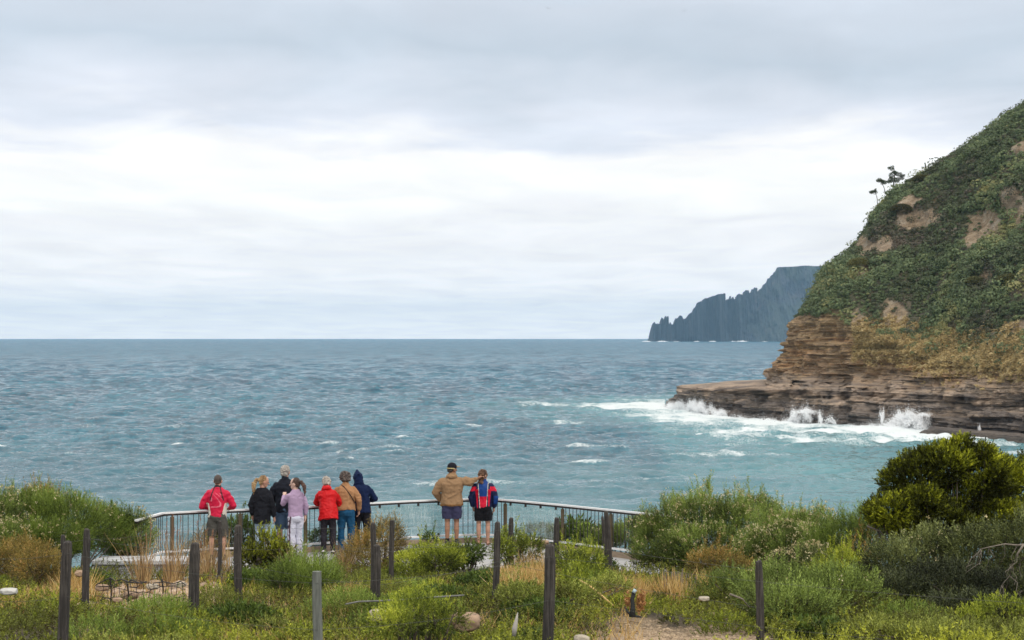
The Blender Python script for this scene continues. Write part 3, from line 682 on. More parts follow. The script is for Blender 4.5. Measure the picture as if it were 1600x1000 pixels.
# ------------------------------------------------------------ spray and surf on the rocks
M_SPRAY, n, b, o = mat_new('sea_spray')
b.inputs['Base Color'].default_value = (0.94, 0.95, 0.96, 1); b.inputs['Roughness'].default_value = 0.9
tr = nd('ShaderNodeBsdfTranslucent', n); tr.inputs['Color'].default_value = (0.97, 0.98, 0.99, 1)
ms = nd('ShaderNodeMixShader', n); ms.inputs[0].default_value = 0.45
n.links.new(b.outputs[0], ms.inputs[1]); n.links.new(tr.outputs[0], ms.inputs[2]); n.links.new(ms.outputs[0], o.inputs[0])
def front_D(px): return float(np.interp(px, BASE_P, BASE_D))
def spray(items, label, seed):
    r = np.random.default_rng(seed); Vs = []
    for px, py, rx, ry, n_, off in items:
        n_ = int(n_ * 14)
        D = front_D(px) - off
        u = r.normal(0, 0.42, n_); v_ = r.normal(0, 0.42, n_); sh_ = fbm(u * 2.2 + px, v_ * 2.2 + py, 0 * u, 4, 3); u = u + 0.35 * sh_; v_ = v_ * (1 + 0.35 * sh_); mist = r.uniform(0, 1, n_) < 0.3; u = np.where(mist, u * 1.8, u); v_ = np.where(mist, v_ * 1.5, v_)
        X = (px + u * rx - 800) / F * D; Zc = CZ + (527 - (py + v_ * ry + 0.25 * ry * np.sin(u * 5 + px))) / F * D
        Yc = D + r.normal(0, 1.6, n_); pos = np.stack([X, Yc, np.maximum(Zc, 0.02)], 1)
        pos[:, 0] = X * Yc / D
        s = (r.gamma(2.0, 0.020, n_).clip(0.012, 0.09) * np.where(mist, 0.5, 1) * (1 + 1.3 * np.exp(-(u * u + v_ * v_) * 5)))[:, None]
        a = unit(r.normal(size=(n_, 3))); b_ = unit(np.cross(a, r.normal(size=(n_, 3))))
        Vs.append(np.stack([pos - a * s, pos + b_ * s, pos + a * s, pos - b_ * s], 1).reshape(-1, 3))
    V_ = np.concatenate(Vs); tag(mesh('sea_spray', V_, qf(len(V_) // 4), M_SPRAY), label, 'spray', kind='stuff')
def arc(p0, p1, ry, n_, off, k=9, bow=0):
    return [(p0[0] + (p1[0] - p0[0]) * t, p0[1] + (p1[1] - p0[1]) * t - bow * math.sin(math.pi * t), abs(p1[0] - p0[0]) / k * 1.6, ry * (0.6 + 0.7 * math.sin(math.pi * t)), n_, off) for t in np.linspace(0, 1, k)]
spray(arc((1048, 636), (1130, 646), 9, 900, 2.0, bow=3) + [(1060, 634, 14, 9, 700, 2), (1086, 634, 10, 10, 700, 2), (1100, 637, 16, 9, 1100, 2)], 'white surf breaking over the low tip of the rock platform', 1)
spray([(1245, 655, 12, 16, 1500, 1.2), (1236, 660, 12, 8, 900, 1.5), (1262, 650, 10, 14, 700, 0.8), (1282, 655, 5, 13, 300, 0.8), (1262, 643, 20, 4, 500, .6), (1300, 658, 16, 10, 250, 0.8)] + arc((1120, 652), (1235, 662), 7, 350, 1.0), 'white water pouring down the dark rock shelf left of the big splash', 2)
spray([(1425, 662, 26, 18, 5200, 4), (1438, 666, 12, 16, 1900, 4), (1400, 668, 34, 12, 3200, 4), (1360, 671, 40, 8, 1800, 3), (1378, 651, 5, 12, 220, 2), (1444, 648, 12, 3, 200, 3), (1408, 652, 12, 12, 600, 3)], 'tall burst of white spray where a wave hits the foot of the headland', 3)
spray([(1458, 678, 5, 6, 160, 2), (1466, 679, 5, 6, 120, 2), (1530, 672, 3, 9, 80, 2), (1500, 681, 30, 3, 250, 2), (1570, 684, 60, 3, 400, 2)], 'thin trickles of white water over the low ledge at the right', 4)
# low ledge in front of the cliff at the right
def low_ledge():
    pts = [(1436, 679), (1462, 674), (1510, 672), (1560, 673), (1640, 676), (1760, 684)]
    V_ = []; N = 120
    rows = [(0, -0.6, -1.2), (0, 0.2, -0.9), (0, 0.8, -0.6), (0.0, 1.25, -0.3), (0.0, 1.45, 0.4), (0, 1.35, 4), (0, 1.2, 14), (0, 0.6, 30)]
    q = np.linspace(0, 1, N); px = np.interp(q, np.linspace(0, 1, 6), [p[0] for p in pts])
    G = np.zeros((len(rows), N, 3))
    for i, (_, zz, dy) in enumerate(rows):
        D = np.interp(px, BASE_P, BASE_D) - 17 + dy; hgt = zz * np.clip((px - 1436) / 26, 0.05, 1)
        G[i, :, 0] = (px - 800) / F * D; G[i, :, 1] = D; G[i, :, 2] = hgt
    G[..., 1] += 1.3 * fbm(G[..., 0] / 4, G[..., 2] / 0.5, 0 * G[..., 0], 4, 7); G[..., 2] += 0.25 * fbm(G[..., 0] / 2, G[..., 1] / 2, 0 * G[..., 0], 3, 8) * (G[..., 2] > 0.5)
    o = mesh('rock_ledge', G.reshape(-1, 3), grid_faces(len(rows), N), M_ROCK, attrs={'rock': np.ones(G.shape[0] * N), 'bare': np.zeros(G.shape[0] * N)})
    tag(o, kind='structure')
low_ledge()
# ------------------------------------------------------------ near ground
DECK = CZ - 4.597
def rail_D(py): return (CZ - (DECK + 0.99)) * F / (py - 527.0)
RAILPX = [(213, 811.7), (254.6, 800.3), (315, 797.3), (430, 793.2), (500, 789.5), (577, 785), (640, 781.6), (700, 779.4), (748, 778.4), (775, 779), (800, 780.6), (870, 787), (945, 794.5), (1013, 801.5), (1090, 809)]
RAIL = np.array([[(px - 800) / F * rail_D(py), rail_D(py)] for px, py in RAILPX])
def edge_y(x): return np.interp(x, np.concatenate([[-30], RAIL[:, 0], [30]]), np.concatenate([[38.5], RAIL[:, 1], [37]]))
def path_y(x):   # near edge of the paved path
    return np.interp(x, [-30, -9.5, -8.6, -6.9, -5, -3.0, -1.0, 0.4, 1.8, 3.2, 5, 30], [38.6, 38.6, 38.2, 37.9, 38.3, 38.6, 39.6, 40.0, 39.4, 38.4, 37.9, 37])
def gz(x, y):
    x = np.asarray(x, float); y = np.asarray(y, float)
    base = np.interp(y, [-5, 0, 10, 17, 19.5, 26, 34, 37.2, 38.3, 60], [18.45, 18.3, 17.55, 16.95, 16.75, 16.36, 15.78, 15.5, DECK - 0.03, DECK - 0.03])
    base = base + 0.10 * fbm(x / 2.4, y / 2.4, 0 * x, 3, 201) * np.clip((37.5 - y) / 3, 0, 1)
    base = base + np.clip((x - 5) / 4, 0, 1) * 0.25 * np.clip((36 - y) / 4, 0, 1)
    ey = edge_y(x)
    drop = np.clip(y - ey - 0.5, 0, 99)
    return base - np.where(drop > 0, 0.25 * drop + 0.55 * np.clip(drop - 2, 0, 99), 0)
def P2(px, D, up=0.0):
    x = (px - 800) / F * D; return np.array([x, D, float(gz(x, D)) + up])
def ground():
    xs = np.linspace(-30, 30, 400); ys = np.concatenate([np.linspace(-12, 36, 260), np.linspace(36.1, 50, 110), np.linspace(50.5, 72, 40)])
    X, Y = np.meshgrid(xs, ys); Z = gz(X, Y)
    sand = np.zeros_like(X)
    for px, py, D, a, c in ((1060, 975, 22.0, 1.3, 3.0), (1010, 965, 23.5, 0.6, 2.0), (1110, 985, 21.0, 0.9, 2.0), (230, 905, 31.5, 1.1, 2.6), (255, 930, 29, 1.0, 2.0), (330, 915, 31, 0.5, 1.0)):
        x0 = (px - 800) / F * D; sand = np.maximum(sand, 1.3 - np.hypot((X - x0) / a, (Y - D) / c))
    sand = np.clip(sand + 0.5 * fbm(X * 2, Y * 2, 0 * X, 3, 210), 0, 1)
    m, n, b, o = mat_new('soil')
    v = nd('ShaderNodeTexCoord', n).outputs['Object']
    c = cramp(n, tex(n, 9, 8, 0.7, v), [(0.3, (0.03, 0.024, 0.016)), (0.5, (0.07, 0.055, 0.035)), (0.7, (0.14, 0.11, 0.07))])
    c2 = cramp(n, tex(n, 14, 8, 0.75, v), [(0.3, (0.20, 0.13, 0.08)), (0.5, (0.42, 0.30, 0.18)), (0.7, (0.58, 0.46, 0.31))])
    c = mixc(n, attr(n, 'sand').outputs['Fac'], c, c2)
    n.links.new(c, b.inputs['Base Color']); b.inputs['Roughness'].default_value = 0.95
    bump(n, b, tex(n, 25, 8, 0.7, v), 0.9, 0.03)
    o = mesh('ground', np.stack([X, Y, Z], -1).reshape(-1, 3), grid_faces(*X.shape), m, attrs={'sand': sand.ravel()}, smooth=True); tag(o, kind='structure')
    return X, Y, Z, sand
GX, GY, GZ, GS = ground()
def sand_at(x, y):
    r_ = np.zeros_like(x)
    for px, py, D, a, c in ((1060, 975, 22.0, 1.3, 3.0), (1010, 965, 23.5, 0.6, 2.0), (1110, 985, 21.0, 0.9, 2.0), (230, 905, 31.5, 1.1, 2.6), (255, 930, 29, 1.0, 2.0), (330, 915, 31, 0.5, 1.0)):
        x0 = (px - 800) / F * D; r_ = np.maximum(r_, 1.3 - np.hypot((x - x0) / a, (y - D) / c))
    return np.clip(r_ + 0.35 * fbm(x * 2, y * 2, 0 * x, 3, 210), 0, 1)
# paved path: a slab with thickness along the railing
M_PATH, n, b, o = mat_new('concrete_path')
v = nd('ShaderNodeTexCoord', n).outputs['Object']
c = cramp(n, tex(n, 1.6, 6, 0.6, v), [(0.3, (0.28, 0.28, 0.28)), (0.7, (0.42, 0.42, 0.42))])
c = mixc(n, cramp(n, tex(n, 30, 4, 0.6, v), [(0.35, (0.35,)), (0.5, (0,))]), c, (0.25, 0.25, 0.26))
c = mixc(n, cramp(n, tex(n, 0.9, 7, 0.7, v), [(0.5, (0,)), (0.66, (0.6,))]), c, (0.30, 0.26, 0.21))
n.links.new(c, b.inputs['Base Color']); b.inputs['Roughness'].default_value = 0.8; bump(n, b, tex(n, 60, 4, 0.6, v), 0.4, 0.004)
def path_slab():
    xs = np.linspace(-9.5, 6.0, 120)
    far = edge_y(xs) + 0.12; nearr = path_y(xs)
    top = [np.stack([xs, nearr * (1 - t) + far * t, np.full_like(xs, DECK)], -1) for t in np.linspace(0, 1, 8)]
    V = np.array([top[0] - [0, 0, 0.25]] + top + [top[-1] - [0, 0, 0.4]])
    tag(mesh('path', V.reshape(-1, 3), grid_faces(10, 120), M_PATH), kind='structure')
path_slab()

# ------------------------------------------------------------ railing
M_STEEL = simple('brushed_steel', (0.86, 0.86, 0.86), 0.42, 0.05, 20, metal=0.25, bumpd=0.0005)
M_DARKSTEEL = simple('dark_steel', (0.045, 0.04, 0.038), 0.5, 0.2, 20, metal=0.4, bumpd=0)
M_BRONZE = simple('bronze_post', (0.115, 0.088, 0.055), 0.6, 0.15, 14, metal=0.2, bumpd=0.001)
M_KERB = simple('timber_kerb', (0.30, 0.23, 0.165), 0.85, 0.2, 6, mscale=(1, 1, 6))
M_BAR = simple('steel_rod', (0.07, 0.065, 0.06), 0.5, 0.15, 20, metal=0.2, bumpd=0)
M_GLASS = bpy.data.materials.new('salted_glass'); M_GLASS.use_nodes = True; n = M_GLASS.node_tree; n.nodes.clear()
o = nd('ShaderNodeOutputMaterial', n); v = nd('ShaderNodeTexCoord', n).outputs['Object']
tp = nd('ShaderNodeBsdfTransparent', n); tp.inputs[0].default_value = (0.90, 0.96, 0.95, 1)
gl = nd('ShaderNodeBsdfGlossy', n); gl.inputs['Roughness'].default_value = 0.05
df = nd('ShaderNodeBsdfDiffuse', n); df.inputs[0].default_value = (0.75, 0.82, 0.82, 1)
s1 = nd('ShaderNodeMixShader', n); s1.inputs[0].default_value = 0.05
n.links.new(tp.outputs[0], s1.inputs[1]); n.links.new(gl.outputs[0], s1.inputs[2])
s2 = nd('ShaderNodeMixShader', n)
salt = cramp(n, tex(n, 1.0, 6, 0.7, v, (38, 38, 4.0), 0.4), [(0.48, (0.04,)), (0.58, (0.20,)), (0.70, (0.50,))])
n.links.new(salt, s2.inputs[0]); n.links.new(s1.outputs[0], s2.inputs[1]); n.links.new(df.outputs[0], s2.inputs[2]); n.links.new(s2.outputs[0], o.inputs[0])

def along(pts):
    seg = np.hypot(*(pts[1:] - pts[:-1]).T); s = np.concatenate([[0], np.cumsum(seg)])
    return s
RS = along(RAIL)
def rail_at(s): return np.array([np.interp(s, RS, RAIL[:, 0]), np.interp(s, RS, RAIL[:, 1])])
def s_of_px(px):
    q = np.linspace(0, RS[-1], 2000); pp = np.array([rail_at(t) for t in q]); pxs = pp[:, 0] / pp[:, 1] * F + 800
    return float(np.interp(px, pxs, q))
def ribbon(s0, s1, z0, z1, w_, n_=40):
    """a bar of rectangular section following the rail line"""
    q = np.linspace(s0, s1, max(2, int(n_))); pts = np.array([rail_at(t) for t in q]); t = unit(np.gradient(pts, axis=0)); nn = np.stack([-t[:, 1], t[:, 0]], -1)
    a = pts - nn * w_ / 2; b_ = pts + nn * w_ / 2
    V = np.concatenate([np.column_stack([a, np.full(len(q), z0)]), np.column_stack([b_, np.full(len(q), z0)]), np.column_stack([b_, np.full(len(q), z1)]), np.column_stack([a, np.full(len(q), z1)])])
    N = len(q); Fc = []
    for k in range(4):
        k2 = (k + 1) % 4
        for i in range(N - 1): Fc.append((k * N + i, k * N + i + 1, k2 * N + i + 1, k2 * N + i))
    Fc += [(0, N, 2 * N, 3 * N), (N - 1, 4 * N - 1, 3 * N - 1, 2 * N - 1)]
    return V, Fc
def railing():
    s_end = RS[-1]
    root = empty('viewing_railing', (*rail_at(s_end * 0.5), DECK), 'curved lookout railing with steel handrail, thin upright rods and glass panels above the sea', 'railing')
    V, Fc = ribbon(0, s_end, DECK + 0.955, DECK + 0.99, 0.065, 160)
    hr = MB().add(V, Fc); hr.build('handrail', M_STEEL, root)
    V, Fc = ribbon(0.02, s_end, DECK + 0.915, DECK + 0.952, 0.05, 160); MB().add(V, Fc).build('under_rail', M_DARKSTEEL, root)
    V, Fc = ribbon(0.05, s_end, DECK + 0.155, DECK + 0.195, 0.05, 160); MB().add(V, Fc).build('bottom_rail', M_STEEL, root)
    V, Fc = ribbon(s_of_px(300), s_end, DECK - 0.05, DECK + 0.115, 0.06, 160); Vk = V.copy(); MB().add(Vk, Fc).build('kerb_board', M_KERB, root)
    # posts
    for px in (269.5, 375.5, 477.5, 577, 789.5, 879, 954.5, 1035):
        p = rail_at(s_of_px(px)); mb = MB(); t = rail_at(s_of_px(px) + 0.1) - p; a = math.atan2(t[1], t[0])
        mb.box((p[0], p[1], DECK + 0.42), (0.075, 0.045, 0.84 + 0.1), rotz(a), 0.004)
        mb.box((p[0], p[1], DECK + 0.895), (0.03, 0.02, 0.03), rotz(a))
        mb.build('post', M_BRONZE, root)
    # glass panels with clamps
    gl_ = ((583, 692), (697, 727), (796, 873))
    for a, b_ in gl_[:1] + gl_[2:]:
        sa, sb = s_of_px(a), s_of_px(b_)
        V, Fc = ribbon(sa, sb, DECK + 0.215, DECK + 0.885, 0.012, 16); g_ = MB().add(V, Fc).build('glass_panel', M_GLASS, root)
        k = 4 if b_ > 800 else 4
        for t in np.linspace(0.10 if b_ < 800 else 0.02, 0.94, k):
            p = rail_at(sa + (sb - sa) * t)
            for zz in (0.885, 0.215):
                mb = MB(); mb.box((p[0], p[1], DECK + zz), (0.05, 0.05, 0.055), None, 0.004); mb.build('clamp', M_DARKSTEEL, root)
    sa, sb = s_of_px(626), s_of_px(692)
    # rods
    def rods(s0, s1, step):
        for s in np.arange(s0, s1, step):
            p = rail_at(s); V, Fc = tube([(p[0], p[1], DECK + 0.19), (p[0], p[1], DECK + 0.92)], 0.008, 5)
            MB().add(V, Fc).build('rod', M_BAR, root)
    rods(0.10, s_of_px(574), 0.118); rods(s_of_px(700), s_of_px(786), 0.115); rods(s_of_px(884), s_end, 0.118)
railing()
# pale concrete seat wall on the left
def seat_wall():
    o = empty('concrete_seat_wall', P2(215, 38.9), 'low pale concrete seat wall beside the path, left of the railing', 'seat wall')
    x0, x1 = (143 - 800) / F * 38.3, (292 - 800) / F * 38.5
    mb = MB(); mb.box(((x0 + x1) / 2, 38.75, DECK + 0.04), (x1 - x0 - 0.06, 0.74, 0.36), rotz(0.02), 0.01); mb.build('wall_body', simple('grey_concrete', (0.30, 0.30, 0.31), 0.85, 0.15, 5), o)
    mb = MB(); mb.box(((x0 + x1) / 2, 38.75, DECK + 0.262), (x1 - x0, 0.85, 0.08), rotz(0.02), 0.01); mb.build('cap_slab', simple('pale_concrete', (0.52, 0.53, 0.54), 0.8, 0.08, 5), o)
seat_wall()

# ------------------------------------------------------------ timber fence posts
M_POST, n, b, o = mat_new('weathered_post')
v = nd('ShaderNodeTexCoord', n).outputs['Object']
c = cramp(n, tex(n, 1.0, 6, 0.7, v, (60, 60, 3.0)), [(0.3, (0.012, 0.011, 0.010)), (0.5, (0.036, 0.031, 0.028)), (0.70, (0.12, 0.105, 0.095))])
c = mixc(n, cramp(n, tex(n, 3.0, 5, 0.6, v), [(0.5, (0,)), (0.68, (0.5,))]), c, (0.10, 0.085, 0.07))
n.links.new(c, b.inputs['Base Color']); b.inputs['Roughness'].default_value = 0.9; bump(n, b, tex(n, 1.0, 6, 0.7, v, (70, 70, 4.0)), 0.8, 0.008)
M_POSTG = simple('grey_green_post', (0.16, 0.17, 0.15), 0.9, 0.35, 9, mscale=(5, 5, 0.5))
def fence_post(px, py, D, w_, label, lean=0.0, flat=False, mat=None, depth_lean=0.0):
    """px, py of the top centre, w_ the width in photograph pixels"""
    top = np.array(P(px, py, D)); xb = top[0] - lean; g0 = float(gz(xb, D)); rr = w_ / F * D / 2
    base = np.array([xb, D + depth_lean, g0 - 0.15]); r = np.random.default_rng(int(px * 7 + py))
    K = 14; q = np.linspace(0, 1, 11)
    ring = np.arange(K) * 2 * np.pi / K
    sq = 1.0 / np.maximum(np.abs(np.cos(ring)), np.abs(np.sin(ring))) ** (0.55 if flat else 0.12)
    ir = 1 + r.normal(0, 0.05, K)
    V = []
    for i, t in enumerate(q):
        c_ = base + (top - base) * t + [0.008 * math.sin(t * 5 + px), 0, 0]
        k = 1.06 - 0.06 * t
        if i == 10: k *= 0.80 if not flat else 0.97
        V += [(c_[0] + math.cos(a) * rr * k * s * e, c_[1] + math.sin(a) * rr * k * s * e, c_[2] - (0 if i < 10 else 0.0)) for a, s, e in zip(ring, sq, ir)]
        if i == 9: pass
    q2 = [(0.4 if not flat else 0.9, 0.018 if not flat else 0.002)]
    for k, dz in q2: V += [(top[0] + math.cos(a) * rr * k * s, top[1] + math.sin(a) * rr * k * s, top[2] + dz + r.normal(0, 0.002)) for a, s in zip(ring, sq)]
    nR = len(V) // K; Fc = []
    for i in range(nR - 1):
        for j in range(K): Fc.append((i * K + j, i * K + (j + 1) % K, (i + 1) * K + (j + 1) % K, (i + 1) * K + j))
    Fc.append(tuple((nR - 1) * K + j for j in range(K)))
    o = mesh('fence_post', V, Fc, mat or M_POST, origin=(xb, D, g0)); tag(o, label, 'fence post', 'timber posts of the wire fences')
    return top
POSTS = {}
def fp(key, *a, **k): POSTS[key] = fence_post(*a, **k)
fp('A', 107, 848, 19.5, 17, 'tall leaning foreground fence post nearest the left edge of the picture', lean=0.09)
fp('B', 135, 828, 25, 11, 'slim upright fence post just right of the leaning leftmost one')
fp('Z', 98, 837, 33, 8, 'short thin fence post mostly hidden behind the leaning leftmost post')
fp('C', 304, 850, 24, 16, 'thick stubby fence post at the right end of the pale seat wall')
fp('D', 372, 822, 27, 12, 'tall slim fence post between the man in the pink jacket and the girl in black', lean=-0.01)
fp('E', 343.5, 815, 33, 6.5, 'thin dark fence post directly behind the legs of the man in the pink jacket')
fp('F', 496.5, 893, 18, 14, 'flat-topped grey-green fence post in front of the round grassy tuft', flat=True, mat=M_POSTG)
fp('G', 583, 818, 28, 9, 'taller back post of the close pair beside the rusty brown shrub')
fp('H', 588, 853, 25.5, 13, 'shorter front post of the close pair beside the rusty brown shrub')
fp('I', 612, 813, 33, 8, 'small fence post poking out behind the top of the rusty brown shrub', flat=True)
fp('J', 778, 817, 26, 10, 'tall slim fence post below the person in the blue and red jacket', lean=0.05)
fp('K', 799, 810, 35.5, 8, 'short fence post just right of the bare-legged pair, in front of the railing')
fp('L', 869.5, 810, 35.5, 9, 'dark fence post standing against the railing where the right glass panel ends')
fp('N', 858.5, 853, 19.3, 17, 'thick grey-brown foreground fence post right of the patch of golden straw', lean=0.02)
fp('M', 947, 800, 34, 8.5, 'taller tilted post of the crossed pair before the right part of the railing', lean=-0.09)
fp('Q', 941.5, 808, 34.4, 5, 'thin rear post of the crossed pair before the right part of the railing', lean=-0.10)
fp('O', 1187, 878, 22, 12.5, 'lone weathered fence post on the right in front of the flowering shrubs')
M_WIRE = simple('fence_wire', (0.10, 0.10, 0.095), 0.7, 0.1, 20, metal=0.2, bumpd=0)
def wires(keys, drops, label, rad=0.0022, sag=0.03, ext=None):
    pts = [POSTS[k] for k in keys]
    if ext: pts = [np.array(ext[0])] + pts + [np.array(ext[1])]
    mb = MB()
    for d in drops:
        for a, b_ in zip(pts[:-1], pts[1:]):
            q = np.linspace(0, 1, 9)[:, None]; pth = a + (b_ - a) * q; pth[:, 2] -= d + sag * np.sin(np.pi * q[:, 0]); pth[:, 1] -= 0.05
            V, Fc = tube(pth, rad, 4); mb.add(V, Fc)
    o = mb.build('fence_wire', M_WIRE, origin=tuple(pts[0])); tag(o, label, 'wire', 'wires strung between the fence posts')
wires('AFN', (0.10, 0.52), 'pair of thin wires strung between the three nearest foreground posts', 0.0015, 0.05, (P(-60, 850, 19.8), P(1700, 930, 17.5)))
wires('BCDHJO', (0.09, 0.5), 'pair of thin wires running along the middle row of posts', 0.0018, 0.03)
wires('ZEIKLM', (0.10, 0.45), 'pair of thin wires running along the farthest row of posts by the path', 0.002, 0.02)
# grey hose lying over the plants
q = [(540, 944, 21.5), (560, 940, 21.6), (590, 939, 21.7), (630, 937, 21.9), (680, 933, 22.2), (725, 930, 22.4)]
V, Fc = tube([np.array(P(*t)) for t in q], 0.010, 5); o = MB().add(V, Fc).build('hose', simple('grey_hose', (0.17, 0.17, 0.16), 0.7, 0.3, 10), origin=tuple(P(*q[0]))); tag(o, 'thin grey hose lying across the low green plants left of centre', 'hose')

# ------------------------------------------------------------ rocks
M_PALEROCK = simple('pale_rock', (0.38, 0.33, 0.26), 0.9, 0.3, 7, bumpd=0.02)
M_PINKROCK = simple('pink_rock', (0.32, 0.22, 0.15), 0.9, 0.3, 7, bumpd=0.02)
def boulder(px, py, D, rx, rz, label, mat, name='rock', ry=None, group=None, flat=0.0):
    import bmesh
    c = np.array(P(px, py, D)); sx_, sz_ = rx / F * D, rz / F * D; r0 = px * 0.13
    bm = bmesh.new(); bmesh.ops.create_icosphere(bm, subdivisions=4, radius=1.0); V = np.array([v_.co[:] for v_ in bm.verts]); Fc = [[v_.index for v_ in f.verts] for f in bm.faces]; bm.free()
    k = 1 + 0.28 * fbm(V[:, 0] * 1.1 + r0, V[:, 1] * 1.1, V[:, 2] * 1.1, 4, 5) ; V = V * k[:, None]
    V = np.clip(V, -0.82, 0.80) + 0.05 * fbm(V[:, 0] * 5 + r0, V[:, 1] * 5, V[:, 2] * 5, 3, 6)[:, None]
    V = V * [sx_, ry or sx_ * 0.9, sz_] + c - [0, 0, sz_ * 0.35]
    tag(mesh(name, V, Fc, mat, origin=tuple(c), smooth=True), label, 'rock', group)
boulder(590, 957, 20.5, 16, 11, 'small pale cream rock half sunk in the plants left of the pink one', M_PALEROCK)
boulder(728, 966, 20.2, 27, 17, 'broad pinkish sandstone rock in the middle foreground', M_PINKROCK)
boulder(909, 997, 18.6, 15, 10, 'rounded cream rock at the bottom edge right of the thick centre post', M_PALEROCK)
boulder(14, 922, 24, 16, 6, 'flat bleached white rock at the left edge', simple('white_rock', (0.48, 0.47, 0.44), 0.85, 0.12, 7, bumpd=0.01))
boulder(850, 846, 36.5, 9, 4, 'little flat brown stone at the foot of the railing, right of the glass panel', M_PINKROCK)
boulder(1100, 934, 24, 10, 4, 'long flat pale stone beside the sandy patch', M_PALEROCK)
boulder(125, 900 - 6, 27, 9, 6, 'small tan stone between the two left fence posts', M_PINKROCK)
for i, (px, py, s, lb) in enumerate(((160, 916, 12, 'leftmost of the larger rubble stones under the torn netting'), (205, 928, 14, 'brown stone in the middle of the rubble bank, below the netting'), (238, 915, 11, 'reddish stone in the rubble bank, just under the tall dry grass'), (262, 930, 13, 'grey-brown stone low in the rubble bank near the stubby post'),
                                  (184, 936, 9, 'small stone at the bottom left of the rubble bank'), (283, 912, 9, 'rightmost stone of the rubble bank touching the stubby post'))):
    boulder(px, py, 27.5 - (py - 915) * 0.06, s, s * 0.5, lb, [M_PINKROCK, M_PALEROCK][i % 3 == 2], group='stones of the rubble bank')
boulder(440, 897 + 4, 31, 8, 5, 'tan stone at the left of the round grassy tuft', M_PINKROCK)
def netting():
    r = np.random.default_rng(5); mb = MB(); o = empty('torn_netting', P(230, 925, 26.5), 'torn black wire netting sagging over the brown rubble bank on the left', 'netting')
    D = 26.6
    def w3(px, py, d=0): return np.array(P(px, py, D + d))
    for py0 in (912, 921, 930, 939):
        pts = [w3(150 + t * 140, py0 + 5 * math.sin(t * 9 + py0) + r.normal(0, 1.0), -0.1 * math.sin(t * 7)) for t in np.linspace(0, 1, 26)]
        mb.tube(pts, 0.0045, 4)
    for px0 in range(160, 290, 9):
        pts = [w3(px0 + r.normal(0, 1.2), 910 + t * 34 + r.normal(0, 1), -0.05) for t in np.linspace(0, 1, 7)]; mb.tube(pts, 0.004, 4)
    mb.build('mesh_wires', M_DARKSTEEL, o)
    mk = MB()
    for pts in ([(150, 914), (165, 906), (173, 903), (180, 908), (190, 905), (200, 909), (215, 911), (230, 909)], [(198, 911), (205, 906), (222, 912), (213, 918), (202, 917)], [(240, 911), (255, 909), (272, 912), (282, 908), (290, 914)]):
        mk.tube([w3(a, b_, -0.12) for a, b_ in pts], [0.006 + 0.006 * r.random() for _ in pts], 6)
    mk.build('bunched_edge', M_DARKSTEEL, o)
    for px, y0, y1 in ((172, 902, 945), (253, 905, 935), (199, 912, 945)):
        MB().tube([w3(px, y0), w3(px + 2, (y0 + y1) / 2), w3(px + 1, y1)], [0.014, 0.010, 0.010], 6).build('stake', M_DARKSTEEL, o)
netting()
def rubble():
    r = np.random.default_rng(31); import bmesh
    bm = bmesh.new(); bmesh.ops.create_icosphere(bm, subdivisions=2, radius=1.0); V0 = np.array([v_.co[:] for v_ in bm.verts]); F0 = np.array([[v_.index for v_ in f.verts] for f in bm.faces]); bm.free()
    Vs = []; Fs = []; k = 0
    for i in range(1500):
        D = r.uniform(26.2, 33.5); px = r.normal(225, 48); x = (px - 800) / F * D; s_ = r.gamma(3, 0.016)
        V_ = V0 * (1 + 0.3 * fbm(V0[:, 0] * 1.3 + i, V0[:, 1] * 1.3, V0[:, 2] * 1.3, 2, 4))[:, None] * [s_, s_ * r.uniform(.7, 1.2), s_ * r.uniform(.4, .8)]
        Vs.append(V_ @ rotz(r.uniform(0, 6)).T + [x, D, float(gz(x, D)) + s_ * 0.25]); Fs.append(F0 + k); k += len(V0)
    tag(mesh('rubble', np.concatenate(Vs), np.concatenate(Fs), simple('rubble_stone', (0.36, 0.27, 0.20), 0.9, 0.5, 3), smooth=True), 'small brown and grey stones covering the bank under the torn netting', 'rubble', kind='stuff')
rubble()
def pebbles():
    r = np.random.default_rng(37); import bmesh
    bm = bmesh.new(); bmesh.ops.create_icosphere(bm, subdivisions=1, radius=1.0); V0 = np.array([v_.co[:] for v_ in bm.verts]); F0 = np.array([[v_.index for v_ in f.verts] for f in bm.faces]); bm.free()
    N = 5200; D = r.uniform(18.5, 27, N); px = r.uniform(960, 1180, N); x = (px - 800) / F * D; ok = sand_at(x, D) > 0.15; x, D = x[ok], D[ok]; N = len(x)
    s_ = r.gamma(2, 0.005, N).clip(0.004, 0.035); J = 1 + r.normal(0, 0.16, (N, len(V0), 1))
    V_ = V0[None] * J * s_[:, None, None] * np.stack([np.ones(N), r.uniform(.6, 1.3, N), r.uniform(.3, .8, N)], -1)[:, None, :] + np.stack([x, D, gz(x, D) + s_ * 0.15], -1)[:, None, :]
    Fq = (F0[None] + np.arange(N)[:, None, None] * len(V0)).reshape(-1, 3)
    tag(mesh('pebbles', V_.reshape(-1, 3), Fq, simple('pebble', (0.33, 0.25, 0.17), 0.9, 0.6, 5)), 'pebbles and dry litter lying on the sandy patch', 'pebbles', kind='stuff')
pebbles()
